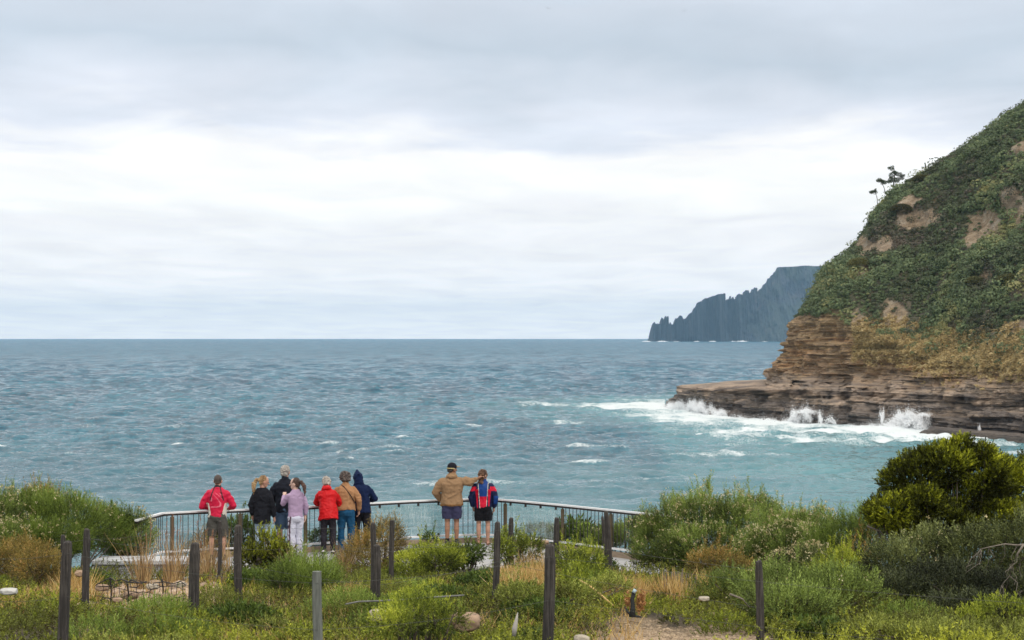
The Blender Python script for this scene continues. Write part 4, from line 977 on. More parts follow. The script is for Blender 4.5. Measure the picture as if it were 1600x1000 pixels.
# charred stump with rust-red plant, feather-like bleached splinter, stake fence
def stump():
    D = 24.0; o = empty('charred_stump', P(991, 962, D), 'slim charred stump with a glassy top beside the orange plant', 'stump')
    pts = [np.array(P(a, b_, D)) for a, b_ in ((988, 964), (989, 950), (988, 937), (990, 928), (991, 922))]
    M_CH = simple('charred_wood', (0.03, 0.034, 0.036), 0.8, 0.4, 20)
    MB().tube(pts, [0.042, 0.028, 0.024, 0.026, 0.018], 8).build('stem', M_CH, o, smooth=True)
    MB().tube([np.array(P(a, b_, D)) for a, b_ in ((976, 948), (980, 955), (986, 962), (1002, 964))], [0.008, 0.014, 0.02, 0.01], 6).build('root', M_CH, o, smooth=True)
    MB().tube([np.array(P(a, b_, D - 0.03)) for a, b_ in ((990, 926), (993, 921))], [0.022, 0.022], 8).build('glassy_top', simple('pale_glass', (0.42, 0.55, 0.62), 0.1, 0.1, 20), o, smooth=True)
    r = np.random.default_rng(4); N = 170
    c = np.array(P(1000, 940, D + 0.05)); pos = c + r.normal(size=(N, 3)) * [0.022, 0.022, 0.06]
    p2 = np.array(P(982, 938, D + 0.05)) + r.normal(size=(60, 3)) * [0.02, 0.02, 0.05]; pos = np.concatenate([pos, p2])
    V_, T = sprigs(pos, r.normal(size=pos.shape), 4, 0.03, 0.022, 0.02, r=r)
    q = mesh('rust_plant', V_, qf(len(V_) // 4), leafmat('rust_leaf', [(0.30, 0.14, 0.06), (0.46, 0.24, 0.09), (0.58, 0.37, 0.16)], 0.2), attrs={'tone': T}); tag(q, 'small orange dried plant growing around the charred stump', 'plant')
stump()
def driftwood(name, pts, rads, label, mat=None, D=None):
    V, Fc = tube([np.array(P(*p)) for p in pts], rads, 7); tag(MB().add(V, Fc).build(name, mat or M_DEAD, origin=tuple(P(*pts[0])), smooth=True), label, 'branch')
driftwood('bleached_splinter', [(803, 994, 19), (804, 982, 19), (807, 968, 19), (809, 957, 19)], [0.018, 0.026, 0.015, 0.003], 'upright bleached white splinter of wood left of the thick centre post', simple('bleached', (0.45, 0.42, 0.39), 0.9, 0.15, 20))
def stakes():
    r = np.random.default_rng(8); o = empty('stake_fence', P(1065, 930, 29), 'short row of thin grey upright stakes in the dry grass right of centre', 'stake fence')
    for i in range(13):
        px = 1040 + i * 4.1 + r.normal(0, 0.8); D = 29 + r.normal(0, 0.1)
        MB().tube([np.array(P(px, 930, D)), np.array(P(px + r.normal(0, 1), 894 + 6 * (i > 8) + r.normal(0, 2.5), D))], [0.012, 0.009], 5).build('stake', M_DEAD, o)
stakes()
# golden slanting stalk
driftwood('dry_stalk', [(905, 906, 27), (925, 918, 26.5), (945, 935, 26), (958, 946, 25.6)], [0.012, 0.016, 0.016, 0.01], 'slanting golden dead stalk lying right of the thick centre post', simple('golden_stalk', (0.55, 0.38, 0.14), 0.85, 0.2, 20))

# ------------------------------------------------------------ shrubs
OL = [(0.035, 0.055, 0.022), (0.075, 0.115, 0.045), (0.14, 0.21, 0.075), (0.22, 0.30, 0.12)]
ML = {
 'olearia': leafmat('daisybush_leaf', [(0.032, 0.041, 0.009), (0.096, 0.133, 0.028), (0.222, 0.295, 0.062), (0.406, 0.506, 0.118)], 0.15),
 'feather': leafmat('feathery_leaf', [(0.027, 0.040, 0.007), (0.088, 0.126, 0.022), (0.201, 0.279, 0.046), (0.373, 0.463, 0.093)], 0.15),
 'tuft': leafmat('tufted_leaf', [(0.014, 0.016, 0.002), (0.052, 0.060, 0.006), (0.229, 0.258, 0.017), (0.732, 0.747, 0.050)], 0.15),
 'rust': leafmat('rusty_leaf', [(0.047, 0.028, 0.008), (0.142, 0.104, 0.024), (0.275, 0.218, 0.049), (0.543, 0.306, 0.098)], 0.15),
 'grey': leafmat('grey_leaf', [(0.020, 0.022, 0.007), (0.060, 0.075, 0.022), (0.155, 0.177, 0.054), (0.331, 0.366, 0.117)], 0.15),
 'dwarf': leafmat('dwarf_leaf', [(0.027, 0.037, 0.008), (0.112, 0.142, 0.019), (0.302, 0.358, 0.033), (0.592, 0.612, 0.079)], 0.15),
 'dark': leafmat('dark_leaf', [(0.013, 0.022, 0.005), (0.044, 0.071, 0.013), (0.104, 0.160, 0.026), (0.218, 0.291, 0.047)], 0.15),
 'mat': leafmat('mat_leaf', [(0.040, 0.034, 0.010), (0.101, 0.108, 0.021), (0.220, 0.255, 0.045), (0.443, 0.475, 0.098)], 0.15),
 'straw': leafmat('straw', [(0.28, 0.16, 0.05), (0.50, 0.31, 0.10), (0.66, 0.46, 0.18), (0.74, 0.58, 0.31)], 0.25),
 'reed': leafmat('reed', [(0.135, 0.088, 0.041), (0.270, 0.176, 0.081), (0.459, 0.297, 0.135), (0.675, 0.513, 0.270)], 0.2),
 'grass': leafmat('grass_blade', [(0.067, 0.063, 0.012), (0.122, 0.190, 0.024), (0.275, 0.384, 0.049), (0.657, 0.551, 0.138)], 0.15)}
M_FLOWER = leafmat('cream_flower', [(0.42, 0.33, 0.16), (0.62, 0.52, 0.28), (0.74, 0.66, 0.42)], 0.2, 0.8)
# style: leaves per shoot, leaf length, width, shoot length, spread, upward pull
ML['shade'] = leafmat('painted_shade_leaf', [(0.010, 0.012, 0.006), (0.022, 0.028, 0.012), (0.05, 0.06, 0.024), (0.13, 0.15, 0.06)], 0.05)  # shadow under the overhanging bushes is put into these leaf colours
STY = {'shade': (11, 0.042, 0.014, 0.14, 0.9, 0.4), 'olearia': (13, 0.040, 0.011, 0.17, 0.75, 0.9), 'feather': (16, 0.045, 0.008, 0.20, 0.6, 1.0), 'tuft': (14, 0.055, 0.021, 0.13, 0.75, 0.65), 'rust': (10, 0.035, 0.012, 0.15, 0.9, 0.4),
       'grey': (11, 0.038, 0.013, 0.14, 0.9, 0.5), 'dwarf': (12, 0.036, 0.012, 0.11, 0.8, 0.5), 'dark': (9, 0.060, 0.022, 0.12, 0.9, 0.4), 'mat': (9, 0.030, 0.012, 0.08, 1.0, 0.5)}
def shrub(name, label, cat, lobes, style, dens=230, flowers=0.0, group=None, tall=0, stems=True, seed=0, size=1.0, inner=0.75, flower_size=0.022, gap=-0.62):
    """lobes: (px, py, D, rx_px, rz_px) ellipsoids of the crown, measured on the photograph at their own depth"""
    r = np.random.default_rng(seed + int(lobes[0][0]) * 3 + int(lobes[0][1]))
    C = np.array([P(a, b_, D) for a, b_, D, rx, rz in lobes]); Rr = np.array([[rx / F * D, (rx * 0.9 + rz * 0.3) / F * D * 0.85, rz / F * D] for a, b_, D, rx, rz in lobes])
    cx_ = C[:, 0].mean(); cy_2 = C[:, 1].mean(); g0 = float(gz(cx_, cy_2)); root = empty(name, (cx_, cy_2, g0), label, cat, group)
    nl, ln, lw, st, sp, upk = STY[style]; ln *= size; lw *= size; st *= size
    O = []; Dn = []; Tn = []
    for i, (c, R3) in enumerate(zip(C, Rr)):
        area = 4 * np.pi * ((R3[0] * R3[1]) ** 1.6 / 3 + (R3[0] * R3[2]) ** 1.6 / 3 + (R3[1] * R3[2]) ** 1.6 / 3) ** (1 / 1.6)
        for rad0, k in ((1.0, 1.0), (0.72, inner)):
            N = int(dens * area * k) + 8
            d = unit(r.normal(size=(N, 3))); lump = 1 + 0.27 * vn(d[:, 0] * 2.6 + c[0], d[:, 1] * 2.6 + i, d[:, 2] * 2.6, seed) + 0.10 * vn(d[:, 0] * 6 + c[0], d[:, 1] * 6 + i, d[:, 2] * 6, seed + 1)
            pos = c + d * R3 * (lump * rad0 * r.uniform(0.86, 1.0, N))[:, None]
            nn = unit(d / R3)
            ok = np.ones(N, bool)
            for j, (c2, R2) in enumerate(zip(C, Rr)):
                if j != i: ok &= ((((pos - c2) / R2) ** 2).sum(1) > 0.62)
            gg = gz(pos[:, 0], pos[:, 1]); ok &= pos[:, 2] > gg - 0.02
            ok &= vn(pos[:, 0] * 5, pos[:, 1] * 5, pos[:, 2] * 5, 17) > gap
            O.append(pos[ok]); Dn.append((nn + np.array([0, 0, upk]) + r.normal(0, 0.22, (N, 3)))[ok])
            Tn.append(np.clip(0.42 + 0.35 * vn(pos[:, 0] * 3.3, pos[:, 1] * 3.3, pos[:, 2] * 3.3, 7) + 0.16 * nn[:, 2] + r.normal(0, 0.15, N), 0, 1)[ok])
    O = np.concatenate(O); Dn = np.concatenate(Dn); Tn = np.concatenate(Tn)
    if tall:   # taller shoots standing clear of the crown
        idx = np.argsort(-(O[:, 2] + r.normal(0, 0.15, len(O))))[:tall * 6]; idx = r.choice(idx, min(tall, len(idx)), replace=False)
        Ot = []; 
        for k in idx:
            hgt = r.uniform(0.1, 0.30); n_ = int(hgt / 0.03); dirv = unit(np.array([r.normal(0, 0.12), r.normal(0, 0.1), 1.0]))
            Ot.append(O[k] + dirv * np.linspace(0, hgt, n_)[:, None])
        Ot = np.concatenate(Ot); O = np.concatenate([O, Ot]); Dn = np.concatenate([Dn, np.tile([0, 0, 1.0], (len(Ot), 1)) + r.normal(0, 0.3, (len(Ot), 3))]); Tn = np.concatenate([Tn, r.uniform(0.4, 0.9, len(Ot))])
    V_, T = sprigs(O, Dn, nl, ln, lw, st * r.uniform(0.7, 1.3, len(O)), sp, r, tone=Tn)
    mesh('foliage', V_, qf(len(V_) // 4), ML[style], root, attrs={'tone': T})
    if stems:
        mb = MB(); base = np.array([cx_, cy_2, g0 - 0.05])
        for c, R3 in zip(C, Rr):
            for k in range(5):
                e = c + unit(r.normal(size=3) * [1, 1, 0.5] + [0, 0, 0.5]) * R3 * 0.85; b0 = base + [ (c[0] - cx_) * 0.5 + r.normal(0, 0.06), (c[1] - cy_2) * 0.5 + r.normal(0, 0.06), 0]; b0[2] = float(gz(b0[0], b0[1])) - 0.04
                m_ = (b0 + e) / 2 + r.normal(0, 0.05, 3); mb.tube([base, b0, m_, e], [0.03, 0.022 * size + 0.008, 0.014, 0.005], 5)
        mb.build('stem', M_BARK, root)
    if flowers > 0:
        N = int(len(O) * flowers); k = r.choice(len(O), N, replace=False); clus = vn(O[k, 0] * 2.2, O[k, 1] * 2.2, O[k, 2] * 2.2, 99) > -0.25; k = k[clus]
        base = O[k] + unit(Dn[k]) * (st * 1.05); Q = 7
        dd = unit(np.repeat(Dn[k], Q, 0) * 0.6 + r.normal(size=(len(k) * Q, 3)) * 0.9 + [0, 0, 0.5]); b4 = np.repeat(base, Q, 0) + r.normal(0, flower_size * 0.7, (len(k) * Q, 3))
        Vf = quads(b4, dd, unit(np.cross(dd, r.normal(size=dd.shape))), flower_size * 1.1, flower_size * 0.95)
        mesh('blossom', Vf, qf(len(Vf) // 4), M_FLOWER, root, attrs={'tone': np.repeat(r.uniform(0, 1, len(k)), Q * 4)})
    return root
G1 = 'flowering coastal shrubs along the cliff edge'
# right side
shrub('daisy_bush', 'large grey-green daisy bush hiding the right end of the railing', 'shrub', [(1050, 835, 37.6, 42, 50), (1095, 822, 37.4, 48, 44), (1150, 835, 37.2, 52, 50), (1020, 855, 37.4, 32, 36), (1105, 862, 36.8, 70, 42), (1180, 815, 37.6, 36, 34)], 'olearia', 440, 0.12, G1, 30, inner=0.9, gap=-0.38)
shrub('daisy_bush', 'pale daisy bush with cream flowers, just right of the large one at the railing', 'shrub', [(1225, 838, 36, 46, 38), (1272, 846, 35.6, 46, 40), (1235, 862, 35, 60, 34), (1180, 868, 35, 30, 30)], 'olearia', 440, 0.18, G1, 22, seed=3, inner=0.9, gap=-0.38)
shrub('feathery_bush', 'feathery bright green shoots beside the left foot of the dark green bush', 'shrub', [(1320, 850, 34, 34, 34), (1352, 845, 33.6, 26, 38), (1290, 862, 34, 28, 26)], 'feather', 330, 0, G1, 26, seed=4)
shrub('tufted_bush', 'big round bright yellow-green bush standing highest at the right', 'shrub', [(1432, 742, 30, 40, 30), (1480, 728, 30, 42, 30), (1535, 745, 30.2, 42, 34), (1395, 800, 29.6, 36, 26), (1440, 790, 29.7, 40, 30), (1500, 775, 30.2, 48, 34), (1400, 750, 30, 22, 24), (1502, 697, 30, 15, 13), (1478, 704, 30, 14, 12), (1445, 716, 30, 16, 14), (1538, 710, 30, 16, 14), (1570, 745, 30.4, 22, 28), (1372, 800, 29.7, 16, 16), (1475, 818, 29.9, 50, 28), (1550, 815, 30.2, 44, 36), (1415, 822, 29.8, 30, 20)], 'tuft', 520, gap=-0.45, seed=5, size=0.72, inner=1.2)
shrub('tufted_bush', 'smaller yellow-green bush cut by the right edge of the picture', 'shrub', [(1598, 765, 30.6, 36, 46), (1630, 740, 30.8, 40, 40), (1612, 810, 30, 40, 30)], 'tuft', 330, gap=-0.35, seed=6, size=0.75)
shrub('grey_bush', 'dull grey-green bush filling the corner beneath the big round bright one', 'shrub', [(1450, 872, 27, 58, 40), (1530, 868, 26.5, 58, 42), (1595, 870, 26, 50, 55), (1395, 890, 26.4, 46, 34)], 'grey', 230, 0.01, None, 6, seed=7, size=1.15, inner=1.1)
shrub('wiry_bush', 'wiry brown-stemmed shrub at the lower left of the big round bright bush', 'shrub', [(1360, 862, 30, 30, 34), (1345, 885, 29, 30, 30)], 'rust', 120, 0, None, 4, seed=8, inner=0.1)
shrub('flowering_bush', 'low cream-flowered clump above the lone right fence post', 'shrub', [(1262, 882, 29, 36, 20), (1225, 890, 29, 26, 18)], 'grey', 320, 0.30, None, 0, seed=9)
shrub('tufted_shrub', 'small bright yellow-green shrub right of the cream-flowered clump', 'shrub', [(1315, 888, 28, 38, 22), (1295, 905, 27.5, 40, 20)], 'dwarf', 340, 0, None, 8, seed=10)
shrub('rusty_shrub', 'orange-brown dry shrub in front of the large daisy bush', 'shrub', [(1115, 885, 33, 36, 20), (1150, 895, 32.5, 30, 18)], 'rust', 300, 0, None, 12, seed=11)
shrub('green_thicket', 'dull green low thicket behind and around the lone right fence post', 'shrub', [(1140, 925, 27, 40, 26), (1220, 925, 25.5, 70, 34), (1310, 935, 25, 70, 40), (1240, 950, 24, 70, 26)], 'olearia', 230, 0.01, None, 6, seed=12)
shrub('shade_painted_bush', 'bush filling the lower right corner under the grey-green one, shade painted into its leaves', 'shrub', [(1490, 930, 25.4, 84, 44), (1590, 945, 25, 70, 54), (1410, 935, 25.2, 50, 34), (1530, 965, 24, 90, 30)], 'shade', 330, 0, None, 0, seed=44, size=0.95, inner=1.0, gap=-0.45)
shrub('thicket', 'low mat of yellow-green scrub along the bottom edge at the right', 'shrub', [(1400, 985, 21.5, 80, 16), (1500, 992, 21, 90, 14), (1590, 996, 21, 70, 16)], 'mat', 300, 0, None, 0, seed=13, size=1.0)
# left side
shrub('feathery_bush', 'broad bright green feathery bush on the left rim with tall shoots', 'shrub', [(60, 815, 37.6, 60, 34), (110, 818, 37.4, 52, 36), (160, 832, 39.4, 40, 34), (20, 820, 37.6, 40, 40), (70, 850, 36.8, 66, 30)], 'feather', 440, 0.04, G1, 44, seed=14, inner=0.9, gap=-0.40)
shrub('daisy_bush', 'rounded daisy bush with cream flowers at the left end of the railing', 'shrub', [(205, 838, 39.8, 30, 32), (190, 846, 39.8, 30, 24)], 'olearia', 420, 0.28, G1, 0, seed=15)
shrub('daisy_bush', 'daisy bush with cream flowers at the far left edge of the picture', 'shrub', [(0, 815, 36.5, 26, 40), (12, 845, 36, 24, 26)], 'olearia', 380, 0.24, G1, 0, seed=16)
shrub('rusty_shrub', 'reddish-topped shrub on the skyline of the left bushes', 'shrub', [(62, 782, 39, 34, 16), (88, 792, 39, 24, 14)], 'rust', 320, 0, None, 10, seed=17)
shrub('dark_bush', 'small dark leafy shrub between the left flower bush and the railing', 'shrub', [(178, 812, 39.6, 16, 10), (195, 822, 39.6, 14, 12)], 'dark', 380, 0, None, 4, seed=18, size=0.8)
shrub('brown_mound', 'olive-brown grassy mound at the left edge in front of the bushes', 'shrub', [(35, 875, 33, 48, 26), (0, 885, 32, 40, 28), (60, 888, 31, 40, 22)], 'rust', 330, 0, None, 10, seed=19)
# beyond the railing
shrub('dark_bush', 'dark shrub beyond the railing between the pink-jacketed man and the girl in black', 'shrub', [(372, 838, 42.6, 38, 26), (345, 845, 42.4, 22, 18), (395, 850, 42.6, 20, 18)], 'dark', 280, 0.03, None, 4, seed=20, size=0.8)
shrub('dark_bush', 'dark shrub seen through the rods left of the pink-jacketed man', 'shrub', [(322, 850, 42.6, 20, 20), (300, 862, 42.4, 16, 12)], 'rust', 280, 0, None, 4, seed=21, size=0.8)
shrub('dark_bush', 'small green shrub beyond the railing left of the woman in red', 'shrub', [(498, 842, 44, 14, 10), (512, 840, 44, 14, 8)], 'dark', 300, 0, None, 2, seed=22, size=0.8)
shrub('grey_bush', 'rounded grey shrub seen through the right glass panel', 'shrub', [(846, 832, 45.5, 26, 11), (870, 836, 45.2, 20, 10)], 'grey', 330, 0, None, 0, seed=23, size=0.8)
shrub('broadleaf_bush', 'dark shrub with broad upright leaves beyond the railing right of the glass panel', 'shrub', [(895, 838, 43.6, 24, 16), (918, 842, 43, 18, 12)], 'dark', 170, 0, None, 0, seed=24, size=1.7)
shrub('green_bush', 'mid green shrub behind the rods right of the crossed post pair', 'shrub', [(950, 840, 42.5, 22, 16), (985, 838, 42, 26, 18), (1010, 828, 41.6, 22, 22), (935, 848, 42.5, 20, 12)], 'olearia', 330, 0.03, None, 6, seed=25)
# in front of the path
shrub('dwarf_shrub', 'bright green shrub in front of the girl in black', 'shrub', [(416, 862, 36, 30, 26), (395, 878, 35.5, 26, 22), (440, 870, 35.5, 18, 18)], 'tuft', 260, 0, None, 6, seed=26, size=0.75)
shrub('grassy_tuft', 'round grassy green clump behind the flat-topped fence post', 'shrub', [(480, 908, 29.5, 44, 32), (455, 915, 29, 36, 26), (505, 920, 29, 22, 26)], 'feather', 360, 0, None, 14, seed=27)
shrub('rusty_shrub', 'rusty brown shrub right of the woman in red', 'shrub', [(575, 868, 36, 40, 30), (600, 855, 36.2, 34, 28), (610, 838, 36.4, 18, 18), (560, 885, 35.5, 36, 20)], 'rust', 300, 0, None, 26, seed=28)
shrub('dwarf_shrub', 'yellow-green spreading shrub below the man in the tan jacket', 'shrub', [(665, 872, 35.5, 26, 18), (690, 876, 35, 30, 18), (640, 882, 35, 26, 16), (706, 866, 35.6, 16, 14)], 'dwarf', 360, 0, None, 12, seed=29)
shrub('dark_bush', 'dark low spreading shrub at the foot of the bare-legged pair', 'shrub', [(728, 868, 36, 20, 8), (742, 863, 36, 12, 7), (712, 874, 35.8, 16, 8)], 'dark', 330, 0, None, 6, seed=30, size=0.8)
shrub('dark_bush', 'upright sprig of dark shrub left of the man in the tan jacket', 'shrub', [(672, 845, 37, 8, 12)], 'dark', 330, 0, None, 3, seed=31, size=0.7)
shrub('green_bush', 'leafy green shrub by the short post right of the bare-legged pair', 'shrub', [(800, 850, 35.8, 22, 20), (828, 858, 35.5, 20, 16), (785, 862, 35, 16, 18)], 'dwarf', 340, 0, None, 6, seed=32)
shrub('green_bush', 'bright green shrub between the thick centre post and the crossed pair of posts', 'shrub', [(895, 892, 30, 30, 26), (920, 885, 30.5, 26, 24), (885, 870, 31.5, 16, 16), (905, 915, 29, 40, 26)], 'dwarf', 330, 0, None, 14, seed=33)
shrub('thicket', 'olive green low scrub below the golden straw patch', 'shrub', [(815, 935, 25, 34, 22), (890, 940, 25.5, 44, 26), (950, 925, 27, 36, 20)], 'mat', 330, 0, None, 4, seed=34, size=1.2)
shrub('dwarf_shrub', 'bushy bright green mat around the pale cream rock', 'shrub', [(650, 958, 20, 50, 22), (690, 968, 19.8, 36, 18), (610, 975, 19.5, 40, 16)], 'dwarf', 380, 0, None, 0, seed=35, size=0.8)

# ------------------------------------------------------------ grasses
def grass(px0, px1, D0, D1, n_, h, style, label, name='grass', cat='grass', wid=0.006, lean=0.25, clump=True, seed=0, kind='stuff', fan=0.25):
    r = np.random.default_rng(seed + 500 + int(px0)); D = r.uniform(D0, D1, n_); px = r.uniform(px0, px1, n_)
    if clump:
        c0 = r.uniform(0, 1, (max(4, n_ // 60), 2)); k = r.integers(0, len(c0), n_)
        px = px0 + (px1 - px0) * c0[k, 0] + r.normal(0, 4, n_); D = D0 + (D1 - D0) * c0[k, 1] + r.normal(0, 0.12, n_)
    x = (px - 800) / F * D; z_ = gz(x, D); o_ = np.stack([x, D, z_], -1); hh = h * r.uniform(0.5, 1.1, n_)
    dr = unit(r.normal(size=(n_, 3)) * [fan, fan, 0] + [0, 0, 1]); be = unit(r.normal(size=(n_, 3)) * [1, 1, 0]) * lean * r.uniform(0, 1, (n_, 1))
    side = unit(np.cross(dr, r.normal(size=(n_, 3)))) * wid
    a = o_; b_ = o_ + dr * hh[:, None] * 0.55 + be * hh[:, None] * 0.2; c = o_ + dr * hh[:, None] + be * hh[:, None]
    V_ = np.stack([a - side, a + side, b_ + side * .8, b_ - side * .8, c + side * 0.15, c - side * 0.15], 1).reshape(-1, 3)
    i = np.arange(n_)[:, None] * 6; Fq = np.concatenate([i + [0, 1, 2, 3], i + [3, 2, 4, 5]], 0)
    t = np.repeat(np.clip(r.normal(0.5, 0.25, n_), 0, 1), 6)
    o = mesh(name, V_, Fq, ML[style], attrs={'tone': t}); tag(o, label, cat, kind=kind); return o
grass(782, 862, 28.5, 33.0, 4600, 0.44, 'straw', 'patch of golden dry straw beside the thick centre post', 'dry_grass', wid=0.008, fan=0.5, seed=1)
grass(215, 300, 30.5, 33.5, 260, 1.0, 'reed', 'tall orange-brown reeds in front of the left part of the railing', 'tall_reeds', wid=0.005, fan=0.22, seed=2)
grass(290, 360, 33, 35.5, 260, 0.9, 'reed', 'tall brown reeds at the legs of the man in the pink jacket', 'tall_reeds', wid=0.005, fan=0.2, seed=3)
grass(430, 560, 34, 36, 300, 0.75, 'reed', 'scattered thin dry stems below the lilac girl and the woman in red', 'dry_stems', wid=0.004, fan=0.3, seed=4)
grass(90, 145, 27, 32, 500, 0.5, 'straw', 'pale dry grass heads between the left posts', 'dry_grass', wid=0.006, fan=0.35, seed=5)
grass(505, 560, 26, 31, 700, 0.3, 'straw', 'pale dry grass right of the round grassy clump', 'dry_grass', wid=0.006, fan=0.4, seed=6)
grass(940, 1010, 26, 32, 1100, 0.42, 'straw', 'pale feathery dry grass around the charred stump', 'dry_grass', wid=0.005, fan=0.4, seed=7)
grass(120, 1000, 20, 33, 5000, 0.30, 'straw', 'thin dry grass stems scattered through the green foreground', 'dry_grass', wid=0.004, fan=0.5, seed=21, clump=False)
grass(560, 780, 26, 33, 6500, 0.22, 'grass', 'fresh green grass below the bare-legged pair', 'green_grass', wid=0.007, fan=0.4, seed=8)
grass(1035, 1110, 27, 31, 600, 0.45, 'straw', 'straggly brown grass round the thin stakes', 'dry_grass', wid=0.006, fan=0.3, seed=9)
grass(-30, 120, 26, 31, 3000, 0.3, 'straw', 'olive and straw grass at the left edge', 'dry_grass', wid=0.006, fan=0.5, seed=10)
grass(800, 870, 33, 36.5, 700, 0.6, 'straw', 'thin dry stalks at the foot of the right glass panel', 'dry_grass', wid=0.005, fan=0.3, seed=12)
def reed_heads():
    r = np.random.default_rng(3); Vs = []
    for px, py, D in [(r.uniform(225, 345), r.uniform(800, 850), 33.5) for _ in range(16)]:
        c = np.array(P(px, py, D)); g0 = np.array(P2(px + r.normal(0, 6), D)); 
        V, Fc = tube([g0, (g0 + c) / 2 + r.normal(0, 0.02, 3), c], [0.004, 0.0035, 0.003], 4); Vs.append((V, Fc, c))
    mb = MB()
    for V, Fc, c in Vs:
        mb.add(V, Fc)
        for k in range(7): mb.tube([c + [0, 0, -0.015 * k], c + [r.normal(0, 0.02), r.normal(0, 0.02), -0.015 * k + 0.03]], [0.005, 0.002], 4)
    tag(mb.build('seed_heads', simple('seed_head', (0.26, 0.13, 0.08), 0.9, 0.3, 30)), 'reddish seed heads on thin stalks in front of the left railing', 'seed heads', kind='stuff')
reed_heads()

# ------------------------------------------------------------ ground cover
def ground_cover():
    r = np.random.default_rng(77); N = 92000
    # denser near the viewer, where leaves show larger
    D = 15.5 + (37.6 - 15.5) * r.uniform(0, 1, N) ** 1.25; x = r.uniform(-0.38, 0.36, N) * D
    keep = (D < path_y(x) - 0.15) & (sand_at(x, D) < 0.45 + r.normal(0, 0.12, N)) & (vn(x * 5, D * 2.2, 0 * x, 351) + 0.5 * vn(x * 11, D * 5, 0 * x, 352) > -0.38 + r.normal(0, 0.08, N))
    x, D = x[keep], D[keep]; hump = 0.12 + 0.30 * np.clip(fbm(x / 0.9, D / 1.3, 0 * x, 3, 301) + 0.25, 0, 1)
    pos = np.stack([x, D, gz(x, D) + hump * r.uniform(0.15, 1.0, len(x))], -1)
    px = x / D * F + 800
    zone = vn(x / 1.5, D / 2.2, 0 * x, 333) + 0.6 * vn(x / 0.5, D / 0.8, 0 * x, 334)
    bright = (px > 1100) * (D < 20.8) * (0.34 + 0.25 * vn(x / 0.6, D / 0.6, 0 * x, 340)) + ((px > 150) & (px < 800) & (D < 19)) * 0.08
    tone = np.clip(0.40 + 0.24 * zone + bright + r.normal(0, 0.13, len(x)), 0, 1)
    V_, T = sprigs(pos, r.normal(size=pos.shape) * 0.45 + [0, 0, 1], 9, 0.034, 0.015, 0.09 * r.uniform(0.6, 1.3, len(x)), 1.0, r, tone=tone)
    tag(mesh('ground_cover', V_, qf(len(V_) // 4), ML['cover'], attrs={'tone': T}), 'low olive and green ground cover carpeting the foreground slope', 'ground cover', kind='stuff')
ML['cover'] = leafmat('cover_leaf', [(0.055, 0.042, 0.012), (0.095, 0.105, 0.018), (0.20, 0.225, 0.028), (0.36, 0.385, 0.04), (0.58, 0.60, 0.06)], 0.15)
ground_cover()
def cover_mounds():
    r = np.random.default_rng(58); sets = {'mat': [], 'dwarf': [], 'dark': [], 'feather': []}
    for i in range(150):
        D = 16.5 + 18.5 * r.uniform() ** 0.9; px = r.uniform(-20, 1620); x = (px - 800) / F * D
        if D > float(path_y(x)) - 1.2 or float(sand_at(np.array([x]), np.array([D]))[0]) > 0.35: continue
        if 150 < px < 300 and D > 25: continue
        rr = r.uniform(0.22, 0.55); hh = rr * r.uniform(0.45, 0.8); n_ = int(620 * rr * rr * 3.2)
        d = unit(r.normal(size=(n_, 3))); d[:, 2] = np.abs(d[:, 2]); d = d * (1 + 0.22 * vn(d[:, 0] * 3 + i, d[:, 1] * 3, d[:, 2] * 3, 4))[:, None]
        pos = d * [rr, rr * 1.1, hh] * r.uniform(0.8, 1.0, (n_, 1)) + [x, D, 0]; pos[:, 2] += gz(pos[:, 0], pos[:, 1])
        st = r.choice(['mat', 'mat', 'dwarf', 'dark', 'feather'], p=[0.3, 0.15, 0.25, 0.15, 0.15]); t0 = r.uniform(0.25, 0.65)
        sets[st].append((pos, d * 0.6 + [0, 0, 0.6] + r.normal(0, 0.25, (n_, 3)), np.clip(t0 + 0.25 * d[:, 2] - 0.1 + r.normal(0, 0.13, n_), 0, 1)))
    nm = {'mat': ('low_scrub', 'rounded olive mounds of low scrub scattered over the foreground slope'), 'dwarf': ('bright_herbs', 'fresh yellow-green herb mounds scattered over the foreground slope'), 'dark': ('creeping_plant', 'dark broad-leaved creeping plants scattered over the foreground slope'), 'feather': ('soft_plants', 'soft narrow-leaved green tufts scattered over the foreground slope')}
    for st, L_ in sets.items():
        nl, ln, lw, sl_, sp, _ = STY[st]; O = np.concatenate([a for a, _, _ in L_]); Dn = np.concatenate([b_ for _, b_, _ in L_]); T0 = np.concatenate([c_ for _, _, c_ in L_])
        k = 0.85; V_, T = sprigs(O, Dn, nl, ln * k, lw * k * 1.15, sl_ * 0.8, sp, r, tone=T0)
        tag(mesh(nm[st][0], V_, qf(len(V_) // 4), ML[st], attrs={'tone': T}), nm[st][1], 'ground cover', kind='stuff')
cover_mounds()
